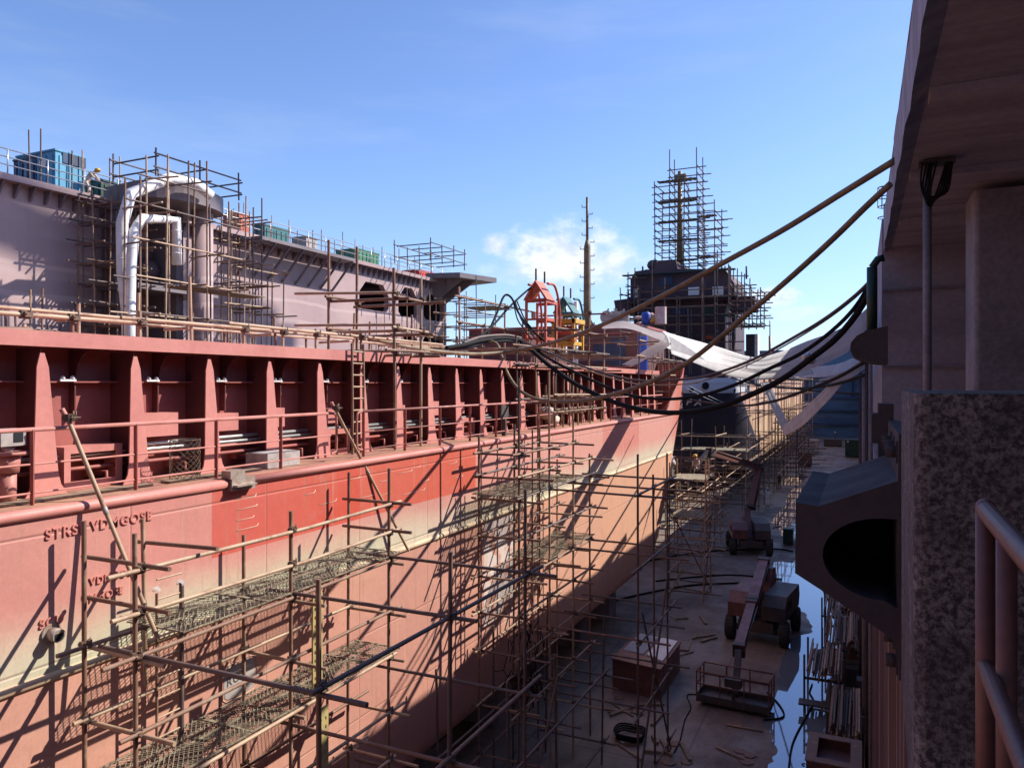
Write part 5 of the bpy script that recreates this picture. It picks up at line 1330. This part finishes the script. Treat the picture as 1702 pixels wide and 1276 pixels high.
for i in range(3):
    hose(['slack dark hose down the scaffold front, first from the spar', 'slack dark hose down the scaffold front, second from the spar', 'slack dark hose down the scaffold front, third from the spar'][i], [onX(853 + i * 3, 500, -11.6), onX(860 + i * 6, 530, -11.3), onX(872 + i * 7, 548, -11.1), onX(884 + i * 8, 566, -10.9)], .025, 'black')
# ------------------------------------------------------------------ people
def person(label, loc, heading, pose='stand', cloth='vest', helmet='yellow', legs='house1', scale=1., group=None):
    J = dict(
        stand=dict(hip=(0, 0, .92), chest=(0, .02, 1.32), neck=(0, .03, 1.46), head=(0, .05, 1.6), kneeL=(-.1, .04, .5), kneeR=(.1, .08, .5), footL=(-.11, 0, .07), footR=(.12, .0, .07), elbL=(-.27, .06, 1.12), elbR=(.27, .08, 1.12), hanL=(-.24, .28, 1.0), hanR=(.22, .3, 1.02)),
        bend=dict(hip=(0, -.1, .9), chest=(0, .2, 1.2), neck=(0, .32, 1.28), head=(0, .43, 1.36), kneeL=(-.1, .0, .5), kneeR=(.1, .1, .5), footL=(-.12, -.05, .07), footR=(.13, .05, .07), elbL=(-.24, .4, 1.0), elbR=(.24, .42, 1.0), hanL=(-.14, .58, .85), hanR=(.12, .6, .87)),
        sit=dict(hip=(0, 0, .45), chest=(0, .06, .86), neck=(0, .1, 1.0), head=(0, .15, 1.13), kneeL=(-.13, .4, .5), kneeR=(.13, .42, .5), footL=(-.13, .42, .07), footR=(.13, .45, .07), elbL=(-.28, .14, .68), elbR=(.28, .14, .68), hanL=(-.16, .38, .6), hanR=(.16, .4, .6)))[pose]
    vs = []; es = []; rad = []
    def v(p, r_): vs.append(p); rad.append(r_); return len(vs) - 1
    hip = v(J['hip'], (.15, .12)); mid = v(tuple((a + c) / 2 for a, c in zip(J['hip'], J['chest'])), (.145, .11)); ch = v(J['chest'], (.16, .12)); nk = v(J['neck'], (.06, .06)); hd = v(J['head'], (.095, .105))
    tp_ = v(tuple(h_ + (h_ - n_) * .55 for h_, n_ in zip(J['head'], J['neck'])), (.07, .08))
    es += [(hip, mid), (mid, ch), (ch, nk), (nk, hd), (hd, tp_)]
    nose = None
    for s_, S in ((-1, 'L'), (1, 'R')):
        sh = v((s_ * .19, J['chest'][1], J['chest'][2] + .06), (.07, .065)); el = v(J['elb' + S], (.05, .05)); ha = v(J['han' + S], (.036, .036))
        d = V(J['han' + S]) - V(J['elb' + S]); d.normalize(); pm = v(tuple(V(J['han' + S]) + d * .08), (.042, .025))
        es += [(ch, sh), (sh, el), (el, ha), (ha, pm)]
        for f_ in range(-1, 2): fg = v(tuple(V(J['han' + S]) + d * .17 + V((f_ * .025, 0, -.02))), (.011, .011)); es.append((pm, fg))
        hp = v((s_ * .1, J['hip'][1], J['hip'][2] - .06), (.1, .1)); kn = v(J['knee' + S], (.068, .068)); ft = v(J['foot' + S], (.05, .05)); to = v((J['foot' + S][0], J['foot' + S][1] + .17, .045), (.045, .04))
        es += [(hip, hp), (hp, kn), (kn, ft), (ft, to)]
    me = bpy.data.meshes.new('body'); me.from_pydata(vs, es, []); me.update()
    o = bpy.data.objects.new('tmp', me); COL.objects.link(o)
    md = o.modifiers.new('s', 'SKIN'); md.use_smooth_shade = True
    sv = me.skin_vertices[0].data
    for i, r_ in enumerate(rad): sv[i].radius = r_
    sv[0].use_root = True
    o.modifiers.new('d', 'SUBSURF').levels = 1
    dg = bpy.context.evaluated_depsgraph_get(); dg.update()
    bm_ = bpy.data.meshes.new_from_object(o.evaluated_get(dg)); bpy.data.objects.remove(o)
    bm_.materials.clear()
    for m_ in (cloth, legs, 'skin', 'black'): bm_.materials.append(M[m_])
    nz = J['neck'][2]; hz = J['hip'][2]; hl = V(J['hanL']); hr = V(J['hanR']); hdp = V(J['head'])
    for p in bm_.polygons:
        c = p.center
        if (c - hdp).length < .19 and c.z > nz - .02: k = 2
        elif (c - hl).length < .17 and (c - V(J['elbL'])).length > .14 or (c - hr).length < .17 and (c - V(J['elbR'])).length > .14: k = 2
        elif c.z < .12: k = 3
        elif c.z < hz + .02 and pose != 'sit' or pose == 'sit' and c.z < .58 and abs(c.x) < .24: k = 1
        else: k = 0
        p.material_index = k; p.use_smooth = True
    t = Thing('person', label, 'person', loc, group)
    t.o.rotation_euler = (0, 0, heading); t.o.scale = (scale,) * 3
    bo = link('body', bm_, t.o)
    b = MB(); up_ = (V(J['head']) - V(J['neck'])).normalized(); c = V(J['head']) + up_ * .05
    b.ball(c + up_ * .03, .14, (1, 1.1, .85), 14, 8); b.box(c.x - .07, c.x + .07, c.y + .1, c.y + .2, c.z - .005, c.z + .015)
    link('helmet', b.mesh('helmet', mats=(M[helmet],)), t.o)
    b = MB(); f = V(J['head']) + V((0, .1, 0))
    for s_ in (-1, 1): b.ball(f + V((s_ * .035, .0, .02)), .013, (1, 1, 1), 6, 4)
    b.ball(f + V((0, .012, -.01)), .018, (.8, 1, 1.4), 6, 4); b.box(f.x - .025, f.x + .025, f.y - .01, f.y + .004, f.z - .06, f.z - .05)
    link('face', b.mesh('face', mats=(M['house1'],)), t.o)
    return t

# ------------------------------------------------------------------ work platforms on the dock floor
def wheel(t, c, r_, w_):
    c = V(c); b = MB(); pr = []
    for k, (rr, ww) in enumerate(((r_ * .62, .5), (r_ * .9, .5), (r_, .36), (r_, -.36), (r_ * .9, -.5), (r_ * .62, -.5))):
        pr.append((rr, ww * w_))
    n = 22; vs = []; fs = []
    for i in range(n):
        a = 2 * math.pi * i / n
        for rr, x_ in pr: vs.append(c + V((x_, rr * math.cos(a), rr * math.sin(a))))
    m_ = len(pr)
    for i in range(n):
        for j in range(m_ - 1): fs.append((i * m_ + j, i * m_ + j + 1, (i + 1) % n * m_ + j + 1, (i + 1) % n * m_ + j))
    b.add(vs, fs, True)
    for i in range(n):
        a = 2 * math.pi * i / n; d = V((0, math.cos(a), math.sin(a)))
        b.bar(c + d * r_ * .99 + V((-.38 * w_, 0, 0)), c + d * r_ * .99 + V((.38 * w_, 0, 0)), .05, .05, d)
    t.part('wheel', b, M['tyre']); wo = t.o.children[-1]
    b = MB(); b.tube([c - V((w_ * .42, 0, 0)), c + V((w_ * .42, 0, 0))], r_ * .62, 16); b.tube([c - V((w_ * .5, 0, 0)), c + V((w_ * .5, 0, 0))], r_ * .25, 10)
    t.part('rim', b, M['lift'], wo)
def basket(t, c, ux, uy, w_, d_, h_, m1, m2):
    """railed work basket: c is the centre of its floor, ux along its width"""
    c = V(c); ux = V(ux).normalized(); uy = V(uy).normalized(); Z = V((0, 0, 1))
    cs = [c + ux * sx * w_ / 2 + uy * sy * d_ / 2 for sx, sy in ((-1, -1), (1, -1), (1, 1), (-1, 1))]
    b = MB(); b.prism(cs, Z * .07)
    for i in range(4): b.bar(cs[i] + Z * .15, cs[(i + 1) % 4] + Z * .15, .02, .22)
    t.part('basket_floor', b, m2)
    for k, z in enumerate((h_, h_ * .6)):
        b = MB()
        for i in range(4): b.tube([cs[i] + Z * z, cs[(i + 1) % 4] + Z * z], .028, 8)
        t.part('basket_rail', b, m1)
    for i in range(4):
        n = 3 if i % 2 == 0 else 2
        for k in range(n): p = cs[i].lerp(cs[(i + 1) % 4], k / n); t.tube('basket_post', p, p + Z * h_, .024, m1)
    b = MB(); q = cs[0].lerp(cs[1], .5) + uy * .25 + Z * h_ * .75; b.bar(q - ux * .28, q + ux * .28, .3, .28); b.bar(cs[0].lerp(cs[1], .5) + Z * .07 + uy * .25, q, .1, .1)
    t.part('control_box', b, m2)
def boom_lift(label, x, y, heading, boom, bk, bux, group='boom lifts on the dock floor', bsize=(2.45, 1.0, 1.05)):
    t = Thing('boom_lift', label, 'boom lift', (x, y, FLOOR), group)
    Rz = Matrix.Rotation(heading, 3, 'Z'); O = V((x, y, FLOOR))
    def W(p): return O + Rz @ V(p)
    b = MB(); cz = [W(p) for p in ((-.75, -1.6, .5), (.75, -1.6, .5), (.75, 1.6, .5), (-.75, 1.6, .5))]; b.prism(cz, (0, 0, .45))
    b.bar(W((-1.1, -1.3, .55)), W((1.1, -1.3, .55)), .22, .22); b.bar(W((-1.1, 1.3, .55)), W((1.1, 1.3, .55)), .22, .22); t.part('chassis', b, M['liftd'])
    for sx in (-1, 1):
        for sy in (-1, 1): wheel(t, W((sx * 1.15, sy * 1.3, .52)), .52, .4)
    for sx, nm in ((-1, 'engine_cover'), (1, 'tank_cover')):
        b = MB(); x0, x1 = sorted((sx * .22, sx * 1.22))
        pr = [(x0, -1.5, 1.05), (x0, 1.7, 1.05), (x0, 1.9, 1.5), (x0, 1.75, 2.0), (x0, -1.0, 2.05), (x0, -1.5, 1.65)]
        b.prism([W(p) for p in pr], Rz @ V((x1 - x0, 0, 0))); t.part(nm, b, M['lift'] if sx < 0 else M['liftd']); eo = t.o.children[-1]
        b = MB()
        for k in range(5): b.bar(W((sx * 1.225, -1 + k * .22, 1.4)), W((sx * 1.225, -1 + k * .22, 1.8)), .05, .012, Rz @ V((1, 0, 0)))
        t.part('louvre', b, M['black'], eo)
    b = MB(); b.tube([W((0, 0, .95)), W((0, 0, 1.06))], .75, 18); b.prism([W(p) for p in ((-.2, -.3, 1.06), (-.2, 1.9, 1.06), (-.2, 1.6, 2.7), (-.2, 1.0, 2.75))], Rz @ V((.4, 0, 0))); t.part('turret', b, M['lift'])
    for i, (a, c) in enumerate(zip(boom, boom[1:])):
        b = MB(); w_ = .42 - .07 * i; b.bar(a, c, w_, w_ * 1.15); t.part('boom', b, M['lift']); bo = t.o.children[-1]
        b = MB(); b.bar(a + V((0, 0, .01)), a.lerp(c, .06), w_ + .1, w_ * 1.15 + .1); b.bar(a.lerp(c, .94), c, w_ + .08, w_ * 1.15 + .08); b.tube([a.lerp(c, .1) + V((.26, 0, .1)), a.lerp(c, .9) + V((.2, 0, .1))], .03, 6); t.part('collar', b, M['liftd'], bo)
    e = boom[-1]; bk = V(bk)
    b = MB(); b.bar(e, bk + V((0, 0, .25)), .22, .3); t.part('jib', b, M['liftd'])
    ux = V((math.cos(bux), math.sin(bux), 0)); uy = V((-math.sin(bux), math.cos(bux), 0))
    basket(t, bk, ux, uy, *bsize, M['lift'], M['liftd'])
    return t
p = fl(1216, 1172)
l1 = boom_lift('near boom lift with its basket resting on the wet dock floor', -4.0, 36., R(-6), [V((-4.15, 37.6, -8.45)), V((-4.1, 32.8, -9.15)), V((-4.05, 28.6, -9.75))], (-4.0, 27.4, -11.15), R(-4))
q2 = at(1150, 778, 47.5)
l2 = boom_lift('farther boom lift with its boom raised to the end of the red ship', -6.9, 53.5, R(14), [V((-6.9, 54.6, -8.6)), V((-6.55, 56.4, -5.9)), V((-8.9, 49.6, -4.35))], (q2.x - .1, q2.y + .2, q2.z - .5), R(-12), bsize=(2.6, 1.1, 1.1))
q = q2 + V((0, .3, -.43))
person('person in pale clothes and yellow helmet sitting in the raised basket', q + V((.25, 0, 0)), R(150), 'sit', 'vest', 'yellow', 'vest')
q = at(1118, 777, 46.4); person('person in grey clothes bending at the left of the raised basket', V((q.x, q.y, q2.z - .43)), R(60), 'bend', 'patch', 'greyp', 'patch')
b = MB(); b.box(q.x - .5, q.x + .6, q.y - .4, q.y + .5, q2.z - .6, q2.z - .44)
single('work_stage', 'small boarded stage beside the raised basket', 'platform', b, M['plank'])
p = onZ(1276, 842, FLOOR); person('person in white overalls standing beside the farther boom lift', V((p.x, p.y, FLOOR)), R(30), 'stand', 'white', 'whitep', 'white')
p = onZ(1295, 812, FLOOR); person('person in dark clothes with pale helmet farther down the dock floor', V((p.x, p.y, FLOOR)), R(200), 'stand', 'liftd', 'whitep', 'liftd')
p = onZ(1396, 722, FLOOR); person('person in pale blue, farthest one, walking near the dock gate', V((p.x, p.y, FLOOR)), R(100), 'stand', 'sheetblue', 'whitep', 'dkblue', 1.05)
p = onZ(1388, 732, FLOOR); person('person in blue clothes on the far dock floor beside a cart', V((p.x, p.y, FLOOR)), R(10), 'stand', 'gateblue', 'whitep', 'gateblue')
p = onX(147, 336, X2 - .2); person('person in cream clothes and yellow helmet on the big ship beside the blue cabin', V((p.x, p.y, ZD + .325)), R(-70), 'bend', 'vest', 'yellow', 'vest', 1.1)
p = onX(1110, 640, -11.0); person('person in pink shirt standing behind the bulwark of the red ship', V((p.x + .2, p.y, DK + .9)), R(-60), 'stand', 'ragp', 'whitep', 'liftd')
b = MB(); b.box(p.x - .6, p.x + .8, p.y - .5, p.y + .5, DK + .002, DK + .9); single('deck_step', 'dark box step behind the bulwark under the worker in pink', 'box', b, M['house1'])
# ------------------------------------------------------------------ red tank with two grey lids
ta, tb_, tc, td = onZ(1018, 1092, -10.15), onZ(1062, 1052, -10.15), onZ(1130, 1066, -10.15), onZ(1097, 1110, -10.15)
t = Thing('steel_tank', 'low red steel tank with two pale sheets lying on top', 'tank', (-7.5, 28.5, FLOOR))
b = MB(); b.prism([ta + V((0, 0, -1.148)), td + V((0, 0, -1.148)), tc + V((0, 0, -1.148)), tb_ + V((0, 0, -1.148))], (0, 0, 1.1))
t.part('shell', b, M['lift'])
b = MB(); ctr = (ta + tb_ + tc + td) / 4
b.prism([ctr + (p - ctr) * 1.05 + V((0, 0, -.048)) for p in (ta, td, tc, tb_)], (0, 0, .048)); t.part('top_plate', b, M['lift'])
for i, (u0, u1) in enumerate(((.06, .5), (.58, .96))):
    b = MB(); e0, e1 = ta.lerp(td, u0), ta.lerp(td, u1); f0, f1 = tb_.lerp(tc, u0), tb_.lerp(tc, u1)
    b.prism([x_ + V((0, 0, .001)) for x_ in (e0.lerp(f0, .3), e1.lerp(f1, .3 - .1 * i), e1.lerp(f1, .97), e0.lerp(f0, .97))], (0, 0, .05))
    single('metal_sheet', ['left pale sheet on the red tank', 'right pale sheet on the red tank'][i], 'metal sheet', b, M['whitep' if i else 'sheetblue'], 'pale sheets on the red tank')
# ------------------------------------------------------------------ open bin by the wall
t = Thing('steel_bin', 'open rusty steel bin against the dock wall', 'bin', (-.65, 22.2, FLOOR))
x0, x1, y0, y1, z0, z1 = -1.28, .0, 20.9, 22.6, FLOOR, -9.65
b = MB(); b.box(x0, x1, y0, y1, z0, z1 - .3)
def ringbox(b, x0, x1, y0, y1, z0, z1, e): b.holed([(x0, y0, z0), (x1, y0, z0), (x1, y1, z0), (x0, y1, z0)], [[(x0 + e, y0 + e, z0), (x1 - e, y0 + e, z0), (x1 - e, y1 - e, z0), (x0 + e, y1 - e, z0)]], (0, 0, z1 - z0))
ringbox(b, x0, x1, y0, y1, z1 - .299, z1 - .031, .08); t.part('body', b, M['lift'])
b = MB(); ringbox(b, x0 - .03, x1 + .03, y0 - .03, y1 + .03, z1 - .03, z1, .27); t.part('rim', b, M['rust'])
for yy in (21.1, 22.3):
    b = MB(); b.tube([(x0 - .04 - .07 * math.sin(a), yy + .07 * math.cos(a), z1 - .25) for a in [k * math.pi / 6 for k in range(7)]], .02, 6); t.part('lug', b, M['liftd'])
b = MB(); b.box(-1.5, -.1, 19.9, 20.7, FLOOR + .6, FLOOR + .66); b.box(-1.45, -.15, 19.95, 20.65, FLOOR + .002, FLOOR + .6)
single('blue_crate', 'dark blue low crate at the near end of the pipe racks', 'crate', b, M['dkblue'])
# ------------------------------------------------------------------ racks of scaffold tubes
def rack(label, x0, x1, y0, y1, z, nt, h_):
    t = Thing('tube_rack', label, 'tube rack', ((x0 + x1) / 2, (y0 + y1) / 2, FLOOR), 'racks of stored scaffold tubes')
    b = MB()
    for y in (y0 + .25, y1 - .3):
        for x in (x0 - .06, x1 + .06): b.bar((x, y, FLOOR), (x, y, z + h_ + .25), .07, .07)
        b.bar((x0 - .06, y, z - .06), (x1 + .06, y, z - .06), .07, .08)
    b.bar((x1 + .06, y0 + .2, FLOOR + .3), (x1 + .06, y1 - .2, FLOOR + .3), .06, .06)
    t.part('frame', b, M['liftd'])
    rnd = random.Random(label)
    for k in range(nt):
        lay = k * 2 // nt if False else rnd.randint(0, max(1, int(h_ / .07)))
        x = rnd.uniform(x0, x1); zz_ = z + .035 + lay * .07
        ya = y0 + rnd.uniform(-.3, .25); t.tube('stored_tube', V((x, ya, zz_)), V((x + rnd.uniform(-.03, .03), y1 + rnd.uniform(-.3, .3), zz_ + rnd.uniform(-.02, .02))), .03, M[rnd.choice(['rust', 'tan', 'rust', 'dark'])])
rack('tube rack nearest the open bin, along the dock wall', -.85, .0, 24.4, 27.6, -10.45, 44, .4)
rack('middle tube rack standing out into the puddle', -1.75, -.6, 28.4, 31., -10.3, 48, .5)
rack('far tube rack half hidden under the arch fender', -1.3, -.1, 31.6, 35.2, -10.2, 50, .5)
rack('tube rack beyond the arch fender', -1.5, -.3, 36, 39.4, -10.2, 40, .5)
b = MB(); b.box(-1.95, -.5, 27.75, 28.25, FLOOR + .3, FLOOR + .36); b.box(-1.8, -1.72, 27.9, 28.1, FLOOR + .002, FLOOR + .3); b.box(-.7, -.62, 27.9, 28.1, FLOOR + .002, FLOOR + .3)
single('steel_bench', 'low dark bench between the tube racks', 'bench', b, M['liftd'])
for i in range(7):
    b = MB(); p = V((random.uniform(-.5, .1), 28 + i * 1.6, FLOOR + .02)); b.box(p.x - .2, p.x + .2, p.y - .25, p.y + .25, FLOOR + .002, FLOOR + random.uniform(.3, .9)); b.box(p.x - .23, p.x + .23, p.y - .28, p.y + .28, FLOOR + .28, FLOOR + .34)
    single('stored_box', 'dark box of fittings between the tube racks and the dock wall', 'box', b, M[random.choice(['dkgreen', 'liftd', 'lift'])], 'boxes of fittings behind the tube racks')
# green wheeled bin and drum by the second puddle
p = onZ(1310, 905, FLOOR)
t = Thing('waste_bin', 'dark green wheeled bin by the far puddle beside the arch fender', 'bin', (p.x, p.y, FLOOR))
b = MB(); b.prism([p + V(q_) for q_ in ((-.32, -.3, .1), (.32, -.3, .1), (.32, .35, .1), (-.32, .35, .1))], (0, 0, 1.0)); t.part('body', b, M['dkgreen'])
b = MB(); b.box(p.x - .36, p.x + .36, p.y - .36, p.y + .4, p.z + 1.101, p.z + 1.17); t.part('lid', b, M['dkgreen'])
for sx in (-.3, .3): b = MB(); b.tube([p + V((sx - .03, .3, .1)), p + V((sx + .03, .3, .1))], .1, 12); t.part('wheel', b, M['tyre'])
# things far down the floor
for i, (px, py, w_, h_, m_, lb) in enumerate(((1338, 775, 1.6, 1.8, 'lift', 'dark red box on the far dock floor beside the scaffold'), (1420, 760, 2.6, 2.6, 'dkgreen', 'dark machine with two pale lamps by the dock wall far off'), (1384, 742, 3., 1.2, 'liftd', 'long low cart on the far dock floor'), (1352, 755, 1.4, 2.2, 'patch', 'grey cabinet on the far dock floor behind scaffold poles'))):
    p = onZ(px, py, FLOOR); b = MB(); b.box(p.x - w_ / 2, p.x + w_ / 2, p.y, p.y + 2, FLOOR + .12, FLOOR + h_); b.box(p.x - w_ / 2 - .06, p.x + w_ / 2 + .06, p.y - .05, p.y + 2.05, FLOOR + h_ + .001, FLOOR + h_ + .1)
    for sx in (-.4, .4): b.tube([(p.x + sx * w_ - .08, p.y + .3, FLOOR + .2), (p.x + sx * w_ + .08, p.y + .3, FLOOR + .2)], .2, 10)
    if i == 1:
        t = Thing('site_machine', lb, 'machine', (p.x, p.y, FLOOR)); t.part('body', b, M[m_])
        for sx in (-.9, .9): t.part('lamp', MB().ball((p.x + sx, p.y - .05, FLOOR + 2.4), .14), M['whitep'])
    else: single(['site_box', 'site_machine', 'site_cart', 'site_cabinet'][i], lb, ['box', 'machine', 'cart', 'cabinet'][i], b, M[m_])
# hoses and cords on the floor
def cord(label, pp, r_=.03, m_='black'):
    b = MB(); b.tube(cat_rom([onZ(x, y, FLOOR + r_ + .006) for x, y in pp], 8), r_, 6); single('floor_cord', label, 'cord', b, M[m_])
cord('cord winding through the puddle toward the open bin', [(1350, 1136), (1346, 1150), (1352, 1165), (1340, 1190), (1326, 1215), (1316, 1240), (1311, 1276), (1308, 1320)])
cord('cord looping beside the grounded basket', [(1275, 1150), (1295, 1170), (1302, 1190), (1270, 1196)])
cord('thin cord curling left of the grounded basket', [(1158, 1153), (1142, 1155), (1148, 1175), (1138, 1196), (1130, 1230), (1120, 1250)], .02)
cord('dark hose across the floor from the red ship to the tower foot', [(1010, 1000), (1080, 984), (1150, 972), (1230, 968)], .05)
cord('dark hose across the floor ahead of the near boom lift', [(1090, 965), (1160, 958), (1220, 955), (1300, 962)], .045)
cord('dark hose running past the farther boom lift', [(1060, 935), (1130, 922), (1200, 914), (1290, 912), (1318, 916)], .05)
b = MB()
for k in range(4): b.tube([V((-6.7 + (.42 + .03 * k) * math.cos(a), 23.6 + (.42 + .03 * k) * math.sin(a), FLOOR + .05 + .06 * k + .03 * math.sin(3 * a))) for a in [j * math.pi / 10 for j in range(21)]], .03, 6)
single('hose_coil', 'coil of dark hose on the floor among the scaffold feet', 'hose', b, M['black'])
# white sack of gear on the side deck amidships
b = MB(); q_ = onX(915, 690, -10.0)
for k in range(6): b.lump(q_ + V((random.uniform(-.1, .1), random.uniform(-.3, .3), random.uniform(-.2, .1))), random.uniform(.2, .28), (1, 1.2, .9))
single('white_sack', 'lumpy white sack on the side deck among brown tubes', 'sack', b, M['vest'])
b = MB(); q_ = onX(838, 684, -9.7); b.box(q_.x - .03, q_.x + .03, q_.y - .25, q_.y + .25, q_.z - .2, q_.z + .2); b.bar((q_.x, q_.y, DK), (q_.x, q_.y, q_.z - .2), .12, .1)
single('notice_board', 'blank dark square board on a post at the deck edge amidships', 'board', b, M['liftd'])

# offcuts, loose tubes and scraps left on the floor
random.seed(21)
spots = []
while len(spots) < 46:
    px, py = random.uniform(1010, 1330), random.uniform(800, 1270)
    p = onZ(px, py, FLOOR)
    if p.x < -8.6 or 1255 < px and py > 930 or abs(p.x + 4) < 1.9 and 26 < p.y < 40 or abs(p.x + 7) < 1.6 and 26.5 < p.y < 31 or abs(p.x + 7) < 2 and 51 < p.y < 57: continue
    spots.append(p)
src = {}
for i, p in enumerate(spots):
    k = (0, 1, 3)[i % 3]; a = random.uniform(0, math.pi)
    d = V((math.cos(a), math.sin(a), 0)); L_ = [random.uniform(.5, 1.3), random.uniform(.8, 2.4), .35, .25][k]
    b = MB(); q = p + V((0, 0, .006))
    if k == 0: b.bar(q - d * L_ / 2 + V((0, 0, .04)), q + d * L_ / 2 + V((0, 0, .04)), .12, .08)
    elif k == 1: b.tube([q - d * L_ / 2 + V((0, 0, .032)), q + d * L_ / 2 + V((0, 0, .032))], .031, 8)
    elif k == 2: b.lump(q + V((0, 0, .05)), .16, (1.3, 1, .4))
    else: b.prism([q + V((math.cos(t_) * L_ * random.uniform(.6, 1), math.sin(t_) * L_ * random.uniform(.6, 1), .002)) for t_ in [j * math.pi / 3 for j in range(6)]], (0, 0, .02))
    single(['timber_offcut', 'loose_tube', 'rag_scrap', 'plate_scrap'][k], ['short timber offcut lying loose on the dock floor', 'single scaffold tube lying loose on the dock floor', 'crumpled rag lying on the dock floor', 'small scrap of steel plate on the dock floor'][k],
           ['timber', 'scaffold tube', 'rag', 'scrap'][k], b, M[['plank', 'tan', 'vest', 'rust'][k]], ['timber offcuts on the dock floor', 'loose tubes on the dock floor', 'rags on the dock floor', 'steel scraps on the dock floor'][k])
